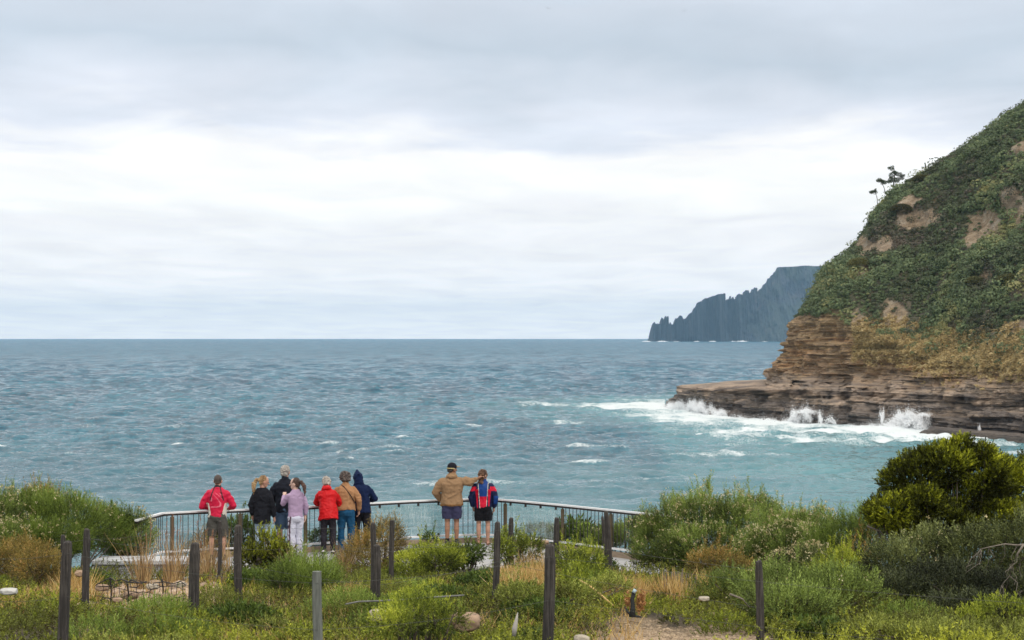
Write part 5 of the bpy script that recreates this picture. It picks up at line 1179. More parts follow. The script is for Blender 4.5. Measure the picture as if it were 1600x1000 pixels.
# dead branches at the right edge
def dead_branches():
    r = np.random.default_rng(12)
    for (pts, lb) in (([(1605, 850, 24), (1590, 852, 24), (1570, 850, 24), (1545, 855, 24), (1532, 858, 24)], 'nearly level bleached dead branch at the right edge'),
                      ([(1600, 850, 23.8), (1590, 865, 23.8), (1583, 880, 23.8), (1578, 900, 23.8), (1565, 915, 23.8)], 'drooping bleached dead branch at the right edge')):
        o = empty('dead_branch', P(*pts[0]), lb, 'branch', 'dead branches at the right edge')
        pp = [np.array(P(*p)) for p in pts]; MB().tube(pp, np.linspace(0.013, 0.005, len(pp)), 6).build('limb', M_DEAD, o, smooth=True)
        for k in range(9):
            a = pp[r.integers(1, len(pp))]; q = [a]
            for s in range(4): q.append(q[-1] + np.array([r.normal(-0.02, 0.04), r.normal(0, 0.03), r.normal(-0.06, 0.03)]))
            MB().tube(q, np.linspace(0.005, 0.002, 5), 4).build('twig', M_DEAD, o)
    driftwood('dead_branch', [(1140, 928, 24), (1160, 936, 24), (1172, 950, 24)], [0.012, 0.010, 0.006], 'short bleached stick left of the lone right fence post')
    driftwood('dead_branch', [(1355, 822, 29.6), (1375, 830, 29.6), (1388, 845, 29.5)], [0.014, 0.012, 0.008], 'grey bare twig under the left side of the big round bright bush')
dead_branches()

# ------------------------------------------------------------ gulls
def gull(px, py, D, span, roll, label):
    c = np.array(P(px, py, D)); o = empty('gull', c, label, 'bird', 'gulls in the sky')
    b_ = MB(); b_.tube([c + [0, -0.22, 0], c + [0, -0.1, 0.02], c + [0, 0.1, 0.01], c + [0, 0.24, 0], c + [0, 0.34, 0.0]], [0.02, 0.06, 0.075, 0.05, 0.015], 8)
    mg = simple('gull_grey', (0.05, 0.05, 0.055), 0.8, 0.1, 5, bumpd=0)
    b_.build('body', mg, o, smooth=True)
    for s in (-1, 1):
        pts = [(0.04, 0.02), (0.35 * span / 1.3, 0.16 + roll * s), (0.65 * span / 1.3, 0.02 + roll * s * 2.5)]
        V = []; 
        for i, (dx, dz) in enumerate(pts):
            ch = (0.16, 0.13, 0.03)[i]
            V += [c + [s * dx, -ch * 0.5 - 0.06 * i, dz], c + [s * dx, ch * 0.5 - 0.06 * i, dz], c + [s * dx, 0, dz + 0.02]]
        Fc = []
        for i in range(2):
            k = i * 3; Fc += [(k, k + 3, k + 5, k + 2), (k + 2, k + 5, k + 4, k + 1), (k + 1, k + 4, k + 3, k)]
        Fc += [(0, 2, 1), (6, 7, 8)]
        mesh('wing', V, Fc, mg, o)
gull(856, 13, 400, 1.5, -0.12, 'gull with drooping wings high up left of the other high gull')
gull(1069, 17, 410, 1.3, 0.14, 'gull banking high up in the upper right sky')
gull(258.5, 494.5, 900, 1.6, 0.0, 'tiny distant gull low over the horizon at the left')
# ------------------------------------------------------------ people
def cap(a, b_, ra, rb, seg=14, rings=5):
    """closed rounded cone"""
    a = np.asarray(a, float); b_ = np.asarray(b_, float); ax = b_ - a; L_ = np.linalg.norm(ax) + 1e-9; ax = ax / L_
    ref = np.array([0, 0, 1.0]) if abs(ax[2]) < 0.9 else np.array([1.0, 0, 0]); u = unit(np.cross(ax, ref)); v_ = np.cross(ax, u)
    V = [a - ax * ra]
    prof = [(-math.cos(t) * ra, math.sin(t) * ra) for t in np.linspace(0, math.pi / 2, rings + 1)[1:]] + [(L_ + math.sin(t) * rb, math.cos(t) * rb) for t in np.linspace(0, math.pi / 2, rings + 1)[:-1]]
    for h, r_ in prof:
        for k in range(seg):
            t = 2 * math.pi * k / seg; V.append(a + ax * h + (u * math.cos(t) + v_ * math.sin(t)) * r_)
    V.append(b_ + ax * rb); Fc = []; n_ = len(prof)
    for k in range(seg): Fc.append((0, 1 + (k + 1) % seg, 1 + k))
    for i in range(n_ - 1):
        for k in range(seg):
            p = 1 + i * seg; q = p + seg; Fc.append((p + k, p + (k + 1) % seg, q + (k + 1) % seg, q + k))
    e = len(V) - 1; p = 1 + (n_ - 1) * seg
    for k in range(seg): Fc.append((p + k, p + (k + 1) % seg, e))
    return np.array(V), Fc
def loft(sec, seg=20):
    """closed body through elliptical sections (cx, cy, cz, rx, ry)"""
    V = []; Fc = []
    for cx_, cy_0, cz_, rx, ry in sec:
        for k in range(seg):
            t = 2 * math.pi * k / seg; V.append((cx_ + rx * math.cos(t), cy_0 + ry * math.sin(t), cz_))
    n_ = len(sec)
    for i in range(n_ - 1):
        for k in range(seg): p = i * seg; q = p + seg; Fc.append((p + k, p + (k + 1) % seg, q + (k + 1) % seg, q + k))
    Fc.append(tuple(range(seg))[::-1]); Fc.append(tuple((n_ - 1) * seg + k for k in range(seg)))
    return np.array(V, float), Fc
def ell(c, r3, seg=16, rings=10):
    V, Fc = cap((0, 0, -1e-4), (0, 0, 1e-4), 1, 1, seg, rings // 2); return V * np.array(r3) + np.array(c), Fc
def rotx(a): c, s = math.cos(a), math.sin(a); return np.array([[1, 0, 0], [0, c, -s], [0, s, c]])
def roty(a): c, s = math.cos(a), math.sin(a); return np.array([[c, 0, s], [0, 1, 0], [-s, 0, c]])
def skinmesh(name, shells, mat, parent, S, yaw, origin, voxel=0.011, smooth_it=4, wrinkle=0.0, wf=9.0, color=None, seed=0, fold=None):
    mb = MB()
    for V, Fc in shells: mb.add(V, Fc)
    V = np.concatenate(mb.V)
    me = bpy.data.meshes.new('tmp'); me.from_pydata([tuple(v_) for v_ in V], [], mb.F); me.update()
    ob = bpy.data.objects.new('tmp', me); col.objects.link(ob)
    md = ob.modifiers.new('r', 'REMESH'); md.mode = 'VOXEL'; md.voxel_size = voxel
    if smooth_it:
        sm = ob.modifiers.new('s', 'SMOOTH'); sm.factor = 0.5; sm.iterations = smooth_it
    dg = bpy.context.evaluated_depsgraph_get(); ev = ob.evaluated_get(dg)
    m2 = bpy.data.meshes.new_from_object(ev); bpy.data.objects.remove(ob); bpy.data.meshes.remove(me)
    m2.name = name
    n_ = len(m2.vertices); A = np.empty(n_ * 3, np.float32); m2.vertices.foreach_get('co', A); A = A.reshape(-1, 3).astype(float)
    if wrinkle:
        Nn = np.empty(n_ * 3, np.float32); m2.vertices.foreach_get('normal', Nn); Nn = Nn.reshape(-1, 3)
        f = fbm(A[:, 0] * wf + seed, A[:, 1] * wf, A[:, 2] * wf * 0.7, 3, seed); g_ = 1 - np.abs(fbm(A[:, 0] * wf * 0.8 + A[:, 2] * 5 + seed, A[:, 1] * wf * 0.8, A[:, 2] * wf * 1.1 - A[:, 0] * 4, 2, seed + 5)) * 2.2
        A = A + Nn * ((f * 0.8 + g_ * 0.7 - 0.4) * wrinkle * 1.7)[:, None]
    if color is not None:
        C_ = np.array(color(A[:, 0], A[:, 1], A[:, 2]), float); C_ = C_ if C_.shape == (n_, 3) else np.broadcast_to(C_, (n_, 3))
        at = m2.attributes.new('col', 'FLOAT_COLOR', 'POINT'); at.data.foreach_set('color', np.concatenate([C_, np.ones((n_, 1))], 1).astype(np.float32).ravel())
    A = (A * S) @ rotz(yaw).T
    m2.vertices.foreach_set('co', A.astype(np.float32).ravel()); m2.polygons.foreach_set('use_smooth', np.ones(len(m2.polygons), bool)); m2.update()
    m2.materials.clear(); m2.materials.append(mat)
    o = bpy.data.objects.new(name, m2); col.objects.link(o); o.parent = parent
    return o
def clothmat(name, rough=0.9, bumpd=0.002, scale=90, sheen=0.1):
    m, n, b, o = mat_new(name); c = attr(n, 'col').outputs['Color']
    c = mixc(n, 0.35, c, cramp(n, tex(n, 7, 5, 0.6), [(0.3, (0.62, 0.62, 0.62)), (0.7, (1, 1, 1))]), 'MULTIPLY')
    n.links.new(c, b.inputs['Base Color']); b.inputs['Roughness'].default_value = rough; b.inputs['Specular IOR Level'].default_value = 0.2
    bump(n, b, tex(n, scale, 3, 0.6), 0.6, bumpd); return m
M_CLOTH = clothmat('fabric'); M_NYLON = clothmat('nylon', 0.55, 0.0008, 40); M_FLEECE = clothmat('fleece', 0.98, 0.006, 130)
def skinmat(name, c):
    m, n, b, o = mat_new(name); n.links.new(cramp(n, tex(n, 14, 4, 0.6), [(0.3, tuple(v_ * 0.86 for v_ in c)), (0.7, c)]), b.inputs['Base Color'])
    b.inputs['Roughness'].default_value = 0.55; b.inputs['Subsurface Weight'].default_value = 0.08; b.inputs['Subsurface Radius'].default_value = (0.01, 0.004, 0.002); return m
SKIN = {'tan': skinmat('tan_skin', (0.34, 0.17, 0.10)), 'fair': skinmat('fair_skin', (0.48, 0.26, 0.18)), 'pale': skinmat('pale_skin', (0.66, 0.44, 0.35))}
M_HAIR, n, b, o = mat_new('hair'); c = mixc(n, 0.8, attr(n, 'col').outputs['Color'], cramp(n, tex(n, 1.0, 5, 0.7, None, (90, 90, 18)), [(0.3, (0.35, 0.35, 0.35)), (0.7, (1, 1, 1))]), 'MULTIPLY')
n.links.new(c, b.inputs['Base Color']); b.inputs['Roughness'].default_value = 0.6; bump(n, b, tex(n, 1.0, 5, 0.7, None, (110, 110, 22)), 1.0, 0.01)
M_EYE = simple('eye', (0.05, 0.04, 0.03), 0.2, 0.1, 10, bumpd=0)

def person(px, D, H, label, yaw=0.0, lean=0.0, side=0.0, build=1.0, shoulder=0.19, hip=0.155, head=(0, 0), arms=None, feet=((-0.11, 0.0), (0.11, 0.0)), skin='fair',
           top=None, bottom=None, hair=None, shoes=None, extras=None, knee_bend=0.0, seed=0, female=False, grip=True):
    """arms: for L and R (elbow, wrist) in person space (x right, y ahead, z up, for a height of 1.75)"""
    S = H / 1.75; x0 = (px - 800) / F * D; base = (x0, D, DECK)
    root = empty('person', base, label, 'person')
    HZ_ = 0.94
    def T(p):   # upper body lean about the hips
        p = np.atleast_2d(np.asarray(p, float)); q = p - [0, 0, HZ_]; q = q @ rotx(-lean).T @ roty(side).T; return q + [0, 0, HZ_]
    def TL(sh): return T(sh[0]), sh[1]
    hy, hp = head; neck0 = np.array([0, -0.005, 1.46]); Hc = np.array([0, 0.02, 1.62])
    def TH(p):  # head turn about the neck, then body lean (partly undone)
        p = np.atleast_2d(np.asarray(p, float)); q = (p - [0, 0, 1.52]) @ rotx(-hp).T @ rotz(hy).T; q = q * 1.06 @ rotx(lean * 0.6).T + [0, 0, 1.492]; return T(q)
    def TLH(sh): return TH(sh[0]), sh[1]
    B = build; sw = shoulder
    # ---- body: one continuous skin
    body = []
    body.append(TL(loft([(0, 0, 0.86, 0.13 * B, 0.10 * B), (0, 0, 0.94, hip * B, 0.115 * B), (0, 0.0, 1.05, 0.135 * B, 0.10 * B), (0, 0, 1.18, 0.14 * B, 0.10 * B), (0, 0, 1.30, 0.16 * B, 0.11 * B), (0, -0.005, 1.375, sw * 0.76, 0.078 * B), (0, -0.01, 1.44, 0.085, 0.055)])))
    body.append(TL(cap((0, -0.01, 1.42), (0, 0.005, 1.55), 0.064 * (0.86 if female else 1), 0.061 * (0.86 if female else 1))))
    body.append(TLH(ell((0, 0.01, 1.645), (0.073, 0.092, 0.103)))); body.append(TLH(cap((0, 0.035, 1.575), (0, 0.05, 1.56), 0.055, 0.042)))
    body.append(TLH(cap((0, 0.10, 1.635), (0, 0.118, 1.608), 0.009, 0.015, 8, 3))); body.append(TLH(cap((-0.018, 0.092, 1.575), (0.018, 0.092, 1.575), 0.009, 0.009, 8, 3)))
    body.append(TLH(cap((-0.03, 0.086, 1.655), (0.03, 0.086, 1.655), 0.012, 0.012, 8, 3)))
    for s in (-1, 1): body.append(TLH(ell((s * 0.076, 0.0, 1.625), (0.012, 0.022, 0.034), 10, 6)))
    shj = [T((-sw * 0.90, 0, 1.375))[0], T((sw * 0.90, 0, 1.375))[0]]; elb = []; wri = []
    if arms is None: arms = (((-0.25, -0.03, 1.11), (-0.25, 0.05, 0.87)), ((0.25, -0.03, 1.11), (0.25, 0.05, 0.87)))
    for i, (e, w_) in enumerate(arms):
        e = np.array(e, float); w_ = np.array(w_, float); s = (-1, 1)[i]; elb.append(e); wri.append(w_)
        body.append(cap(shj[i] + [0, 0, -0.015], e, 0.040 * B, 0.040 * B)); body.append(cap(e, w_, 0.041 * B, 0.027))
        d = unit(w_ - e); inw = unit(np.cross(d, [0, s * -1.0, 0.3]) if abs(d[2]) > 0.7 else np.array([0, 0, -1.0]))
        lat = unit(np.cross(d, inw)); ph = w_ + d * 0.015
        body.append(cap(ph, ph + d * 0.06, 0.026, 0.030, 10, 3)); body.append(cap(ph + d * 0.03 + lat * 0.018, ph + d * 0.07 + lat * 0.02, 0.020, 0.018, 10, 3)); body.append(cap(ph + d * 0.03 - lat * 0.018, ph + d * 0.07 - lat * 0.02, 0.020, 0.018, 10, 3))
        for k, (o_, ln_) in enumerate(((-0.031, 0.060), (-0.0105, 0.072), (0.0105, 0.068), (0.031, 0.052))):
            a0 = ph + d * 0.085 + lat * o_; m0 = a0 + unit(d + inw * 0.45) * ln_ * 0.55; t0 = m0 + unit(d * 0.5 + inw) * ln_ * 0.5
            body.append(cap(a0 - d * 0.02, m0, 0.0095, 0.0088, 8, 3)); body.append(cap(m0, t0, 0.0088, 0.0075, 8, 3))
        ts = -1 if i == 0 else 1
        a0 = ph + d * 0.02 + lat * 0.03 * ts; m0 = a0 + unit(lat * ts + d * 0.9 + inw * 0.4) * 0.04; body.append(cap(a0, m0, 0.012, 0.0105, 8, 3)); body.append(cap(m0, m0 + unit(d + inw * 0.6) * 0.03, 0.0105, 0.008, 8, 3))
    kn = []; an = []
    for i, (fx, fy) in enumerate(feet):
        s = (-1, 1)[i]; a_ = np.array([fx, fy, 0.085]); k_ = np.array([fx * 0.95 + s * 0.004, fy * 0.5 + 0.02 + knee_bend, 0.50]); h_ = np.array([s * 0.085, 0, 0.90]); kn.append(k_); an.append(a_)
        body.append(cap(h_, k_, 0.088 * B, 0.055)); mid = k_ * 0.62 + a_ * 0.38 + np.array([0, -0.022, 0])
        body.append(cap(k_, mid, 0.053, 0.056)); body.append(cap(mid, a_, 0.055, 0.036)); body.append(cap(a_ + [0, -0.02, -0.04], a_ + [s * 0.02, 0.15, -0.052], 0.036, 0.030))
    skinmesh('body', body, SKIN[skin], root, S, yaw, base, 0.0075, 3)
    for s in (-1, 1): skinmesh('eye', [TLH(ell((s * 0.031, 0.088, 1.635), (0.011, 0.008, 0.008), 8, 4))], M_EYE, root, S, yaw, base, 0.004, 0)
    # ---- top: jacket / jumper with sleeves
    if top:
        t = dict(hem=0.80, flare=0.0, thick=0.022, sleeve=0.018, mat=M_CLOTH, col=(0.1, 0.1, 0.1), wr=0.009, collar=0.0, hood=None, band=False); t.update(top)
        k = t['thick']; hz = t['hem']; fl = t['flare']
        sh = [TL(loft([(0, 0, hz, (hip + k) * B + fl, 0.125 * B + k + fl), (0, 0, hz + 0.05, (hip + k) * B + fl * 0.8 + (0.012 if t['band'] else 0), 0.13 * B + k + fl * 0.7), (0, 0, max(hz + 0.12, 1.0), 0.155 * B + k + fl * 0.5, 0.118 * B + k + fl * 0.4), (0, 0, 1.16, 0.16 * B + k, 0.115 * B + k), (0, -0.005, 1.30, 0.175 * B + k, 0.118 * B + k),
                       (0, -0.01, 1.385, sw * 0.86 + k * 0.8, 0.09 * B + k), (0, -0.012, 1.445, 0.118 + k * 0.4, 0.068 + k * 0.5), (0, -0.008, 1.49, 0.068 + k * 0.4, 0.062 + k * 0.4)]))]
        if t['collar']: sh.append(TL(cap((0, -0.008, 1.48), (0, -0.004, 1.48 + t['collar']), 0.073, 0.070)))
        for i in (0, 1):
            sl_ = t['sleeve']; e, w_ = elb[i], wri[i]
            sh.append(cap(shj[i] + np.array([0, 0, -0.012]), shj[i] * 0.6 + e * 0.4, 0.050 * B + sl_ * 0.8, 0.058 * B + sl_)); sh.append(cap(shj[i] * 0.6 + e * 0.4, e, 0.058 * B + sl_, 0.047 * B + sl_)); d = unit(w_ - e)
            sh.append(cap(e, w_ - d * 0.055, 0.047 * B + sl_, 0.036 + sl_ * 0.9)); sh.append(cap(w_ - d * 0.05, w_ - d * 0.02, 0.036 + sl_ * 0.3, 0.034 + sl_ * 0.2, 12, 3))
        cf = t['col'] if callable(t['col']) else (lambda x, y, z_, c=t['col']: np.tile(c, (len(x), 1)))
        skinmesh(t.get('name', 'jacket'), sh, t['mat'], root, S, yaw, base, 0.0105, 3, t['wr'], 9, cf, seed + 3)
        if t['hood'] == 'down':
            sh = [TL(loft([(0, -0.045, 1.415, 0.06, 0.045), (0, -0.06, 1.435, 0.115, 0.075), (0, -0.055, 1.47, 0.115, 0.085), (0, -0.035, 1.505, 0.092, 0.08), (0, -0.02, 1.53, 0.078, 0.07)])), TL(cap((-0.07, 0.0, 1.475), (0.07, 0.0, 1.475), 0.04, 0.04))]
            skinmesh('hood', sh, t['mat'], root, S, yaw, base, 0.010, 3, 0.012, 14, cf, seed + 9)
        if t['hood'] == 'up':
            sh = [TLH(ell((0, -0.012, 1.645), (0.103, 0.125, 0.128))), TLH(cap((0, -0.09, 1.66), (0, -0.14, 1.665), 0.07, 0.03)), TLH(cap((0, -0.03, 1.74), (0, -0.045, 1.785), 0.055, 0.022)), TL(loft([(0, -0.01, 1.44, 0.13, 0.10), (0, -0.012, 1.50, 0.105, 0.10), (0, -0.012, 1.56, 0.098, 0.105)]))]
            skinmesh('hood', sh, t['mat'], root, S, yaw, base, 0.010, 3, 0.008, 10, cf, seed + 9)
    if bottom:
        t = dict(kind='trousers', to=0.09, width=0.02, mat=M_CLOTH, col=(0.1, 0.1, 0.12), wr=0.006, flare=0.0); t.update(bottom)
        k = t['width']; sh = [loft([(0, 0, 0.80, (hip - 0.005) * B + k, 0.11 * B + k), (0, -0.012, 0.88, (hip + 0.004) * B + k, 0.125 * B + k), (0, 0, 0.98, 0.148 * B + k * 0.5, 0.108 * B + k * 0.5), (0, 0, 1.03, 0.142 * B + k * 0.5, 0.105 * B + k * 0.5)])]
        for i in (0, 1):
            s = (-1, 1)[i]; h_ = np.array([s * 0.082, -0.005, 0.88]); K_, A_ = kn[i], an[i]
            if t['kind'] == 'shorts':
                f_ = (0.88 - t['to']) / (0.88 - K_[2]); e = h_ + (K_ - h_) * f_
                c0 = (h_ * 0.5 + e * 0.5); r1 = 0.088 * B * (1 - f_) + 0.06 * f_
                rr = r1 + k + t['flare']
                V, Fc = loft([(e[0], e[1], e[2], rr, rr), (e[0], e[1], e[2] + 0.02, rr, rr), (c0[0], c0[1], c0[2], 0.09 * B + k, 0.095 * B + k), (h_[0], h_[1], h_[2], 0.085 * B + k * 0.6, 0.1 * B + k)]); sh.append((V, Fc))
            else:
                sh.append(cap(h_, K_, 0.092 * B + k * 0.8, 0.060 + k)); e = K_ + (A_ - K_) * min(1, (K_[2] - t['to']) / (K_[2] - A_[2])); mid = K_ * 0.62 + A_ * 0.38 + np.array([0, -0.018, 0]); sh.append(cap(K_, mid, 0.060 + k, 0.060 + k)); sh.append(cap(mid, e, 0.060 + k, 0.045 + k + t['flare']))
        cf = t['col'] if callable(t['col']) else (lambda x, y, z_, c=t['col']: np.tile(c, (len(x), 1)))
        skinmesh(t['kind'], sh, t['mat'], root, S, yaw, base, 0.0105, 3, t['wr'], 11, cf, seed + 21)
    if shoes:
        for i in (0, 1):
            s = (-1, 1)[i]; A_ = an[i]; cf = shoes['col'] if callable(shoes['col']) else (lambda x, y, z_, c=shoes['col']: np.tile(c, (len(x), 1)))
            if shoes.get('sandal'):
                sh = [cap(A_ + [0, -0.04, -0.078], A_ + [s * 0.02, 0.17, -0.078], 0.045, 0.042)]; sh = [((sh[0][0] - [0, 0, A_[2] - 0.078]) * [1, 1, 0.25] + [0, 0, 0.012], sh[0][1]), cap(A_ + [-0.04, 0.06, -0.04], A_ + [0.04, 0.06, -0.04], 0.022, 0.022)]
            else: sh = [cap(A_ + [0, -0.03, -0.042], A_ + [s * 0.022, 0.165, -0.05], 0.046, 0.036), cap(A_ + [0, -0.01, 0.0], A_ + [0, 0.03, -0.03], 0.045, 0.045), loft([(A_[0], A_[1] + 0.06, 0.0, 0.05, 0.15), (A_[0] + s * 0.01, A_[1] + 0.06, 0.022, 0.05, 0.15)])]
            sh_o = skinmesh('shoe', sh, M_NYLON, root, S, yaw, base, 0.008, 2, 0.0, 9, cf, seed)
            if shoes.get('sock'): skinmesh('sock', [cap(A_ + [0, 0, 0.0], A_ + [0, -0.003, 0.055], 0.045, 0.043)], M_CLOTH, root, S, yaw, base, 0.008, 2, 0.002, 9, lambda x, y, z_, c=shoes['sock']: np.tile(c, (len(x), 1)), seed)
    if hair:
        sh = [TLH(q) for q in hair['shells']]
        skinmesh('hair', sh, M_HAIR, root, S, yaw, base, hair.get('vox', 0.008), hair.get('smooth', 2), hair.get('wr', 0.008), hair.get('wf', 30), lambda x, y, z_, h=hair: (lambda t: np.array(h['c0'])[None, :] * (1 - t) + np.array(h['c1'])[None, :] * t)(np.clip(0.5 + 0.9 * fbm(x * 22, y * 22, z_ * 7, 3, 5), 0, 1)[:, None]), seed + 5)
    for ex in (extras or []): ex(root, S, yaw, base, TLH, TL)
    return root
def cut_head(r=(0.080, 0.098, 0.108), c=(0, -0.004, 1.652)): return ell(c, r)
CAPHAIR = [ell((0, -0.018, 1.660), (0.082, 0.090, 0.100)), cap((-0.03, -0.055, 1.60), (0.03, -0.055, 1.60), 0.038, 0.038)]
def solid(c): return lambda x, y, z_: np.tile(c, (len(x), 1))
# 1 man in the pink jacket, leaning on the rail
def pink(x, y, z_):
    c = np.tile((0.56, 0.010, 0.05), (len(x), 1)); ax = np.abs(x)
    sw_ = 0.5 + 0.5 * np.sin(x * 46 + 9 * np.sin(z_ * 9 + x * 5) + z_ * 22); m = (sw_ > 0.93) & (ax < 0.12) & (z_ > 1.0) & (z_ < 1.38) & (y < 0); c[m] = (0.72, 0.16, 0.22)
    m = (ax > 0.118 + 0.05 * np.clip((z_ - 0.98) / 0.2, 0, 1)) & (ax < 0.225) & (z_ < 1.17) & (z_ > 0.8) & (y < 0.12); c[m] = (0.66, 0.62, 0.54)
    m = (np.abs(ax - (0.065 + (1.47 - z_) * 0.30)) < 0.012) & (z_ > 1.22); c[m] = (0.015, 0.015, 0.02)
    c[z_ > 1.488] = (0.015, 0.015, 0.02); return c
person(340, 41.12, 1.77, 'man in a crimson-pink jacket with white side panels and grey shorts leaning on the railing', lean=0.10, build=1.08, shoulder=0.20,
       arms=(((-0.325, 0.03, 1.10), (-0.20, 0.38, 1.035)), ((0.325, 0.03, 1.10), (0.20, 0.38, 1.035))), skin='fair', feet=((-0.12, 0), (0.12, 0.02)), head=(0, 0.1),
       top=dict(hem=0.86, mat=M_NYLON, col=pink, wr=0.011, collar=0.02, thick=0.026), bottom=dict(kind='shorts', to=0.49, width=0.03, flare=0.012, col=(0.085, 0.08, 0.07)), shoes=dict(col=(0.04, 0.04, 0.045)),
       hair=dict(shells=[ell((0, -0.012, 1.660), (0.078, 0.090, 0.097)), cap((-0.025, -0.06, 1.60), (0.025, -0.06, 1.60), 0.028, 0.028)], c0=(0.07, 0.045, 0.035), c1=(0.11, 0.08, 0.065), wr=0.001), seed=1)
# 2 girl in a black jumper
person(410, 41.6, 1.72, 'girl with a blonde ponytail, long black jumper and pale blue jeans, head turned right', yaw=-0.12, build=0.92, shoulder=0.165, hip=0.15, female=True, skin='fair', head=(-1.15, 0.25),
       arms=(((-0.235, -0.02, 1.12), (-0.225, 0.04, 0.90)), ((0.235, -0.02, 1.11), (0.25, 0.03, 0.86))), feet=((-0.09, 0), (0.09, 0.03)),
       top=dict(name='jumper', hem=0.73, col=(0.012, 0.013, 0.018), thick=0.035, sleeve=0.022, flare=0.012, wr=0.012), bottom=dict(col=(0.36, 0.46, 0.60), width=0.006), shoes=dict(col=(0.7, 0.7, 0.72)),
       hair=dict(shells=CAPHAIR + [cap((0, -0.09, 1.65), (0, -0.145, 1.64), 0.032, 0.036), cap((0, -0.145, 1.64), (-0.01, -0.175, 1.54), 0.040, 0.048), cap((-0.01, -0.175, 1.54), (0.02, -0.155, 1.40), 0.046, 0.028), cap((0.02, -0.155, 1.40), (0.02, -0.14, 1.34), 0.026, 0.010)], c0=(0.24, 0.13, 0.05), c1=(0.62, 0.42, 0.20), wr=0.012, wf=26), seed=2)
# 3 tall grey-haired man
person(445.5, 42.05, 1.90, 'tall grey-haired man in a black jacket and blue-grey shorts, half hidden behind the lilac girl', lean=0.04, build=1.05, shoulder=0.20, skin='fair', head=(-0.25, 0.1),
       arms=(((-0.27, 0.02, 1.14), (-0.18, 0.22, 1.02)), ((0.27, 0.02, 1.14), (0.18, 0.25, 1.02))), feet=((-0.10, 0.0), (0.09, 0.04)),
       top=dict(hem=0.83, col=(0.012, 0.014, 0.022), wr=0.01, collar=0.02), bottom=dict(kind='shorts', to=0.50, width=0.018, flare=0.002, col=(0.08, 0.13, 0.21)), shoes=dict(col=(0.55, 0.55, 0.56), sock=(0.6, 0.6, 0.6)),
       hair=dict(shells=[ell((0, -0.016, 1.662), (0.088, 0.098, 0.104)), cap((-0.03, -0.06, 1.595), (0.03, -0.06, 1.595), 0.038, 0.038)], c0=(0.36, 0.32, 0.28), c1=(0.66, 0.62, 0.56), wr=0.010), seed=3)
# 4 girl in lilac
def track(x, y, z_):
    c = np.tile((0.58, 0.58, 0.68), (len(x), 1)); m = (np.abs(x + 0.155) < 0.012) & (z_ < 0.95); c[m] = (0.10, 0.06, 0.08); return c
def band_(root, S, yaw, base, TLH, TL): skinmesh('hair_band', [TLH(cap((-0.0, -0.10, 1.66), (0.0, -0.112, 1.66), 0.022, 0.022, 10, 3))], M_CLOTH, root, S, yaw, base, 0.006, 1, 0, 9, solid((0.02, 0.02, 0.02)))
person(462, 41.35, 1.69, 'girl with a dark ponytail in a lilac fleece and white track pants, one hand raised', yaw=0.55, build=0.93, shoulder=0.17, hip=0.165, female=True, skin='pale', head=(0.75, 0.05),
       arms=(((-0.22, 0.16, 1.18), (-0.10, 0.36, 1.34)), ((0.235, -0.03, 1.14), (0.24, 0.02, 0.92))), feet=((-0.09, 0), (0.09, 0.02)),
       top=dict(name='fleece', hem=0.86, col=(0.42, 0.30, 0.44), mat=M_FLEECE, thick=0.018, sleeve=0.012, wr=0.008), bottom=dict(col=track, width=0.022, flare=0.015, wr=0.009), shoes=dict(col=(0.7, 0.7, 0.72)),
       hair=dict(shells=CAPHAIR + [cap((0, -0.09, 1.67), (0, -0.135, 1.665), 0.028, 0.034), cap((0, -0.135, 1.665), (0, -0.19, 1.58), 0.038, 0.040), cap((0, -0.19, 1.58), (0.0, -0.20, 1.46), 0.040, 0.030), cap((0, -0.20, 1.46), (0.0, -0.19, 1.38), 0.028, 0.008)], c0=(0.045, 0.022, 0.015), c1=(0.14, 0.065, 0.04), wr=0.009), extras=[band_], seed=4)
# 5 woman in the red raincoat
person(513, 42.3, 1.66, 'white-haired woman in a bright red hooded raincoat and dark trousers bent over the railing', lean=0.26, side=-0.08, build=1.06, shoulder=0.18, female=True, skin='pale', head=(0.1, 0.35),
       arms=(((-0.29, 0.22, 1.12), (-0.16, 0.52, 1.06)), ((0.24, 0.24, 1.10), (0.12, 0.52, 1.06))), feet=((-0.10, -0.02), (0.11, 0.0)),
       top=dict(name='raincoat', hem=0.76, flare=0.040, col=(0.55, 0.007, 0.010), mat=M_NYLON, hood='down', thick=0.026, wr=0.011), bottom=dict(col=(0.028, 0.025, 0.032), width=0.014), shoes=dict(col=lambda x, y, z_: np.where((z_ > 0.055)[:, None], (0.68, 0.62, 0.66), (0.03, 0.03, 0.05))),
       hair=dict(shells=[ell((0, -0.015, 1.66), (0.092, 0.100, 0.106)), cap((-0.03, -0.06, 1.60), (0.03, -0.06, 1.60), 0.045, 0.045)], c0=(0.40, 0.34, 0.29), c1=(0.74, 0.68, 0.60), wr=0.018, wf=34, smooth=1), seed=5)
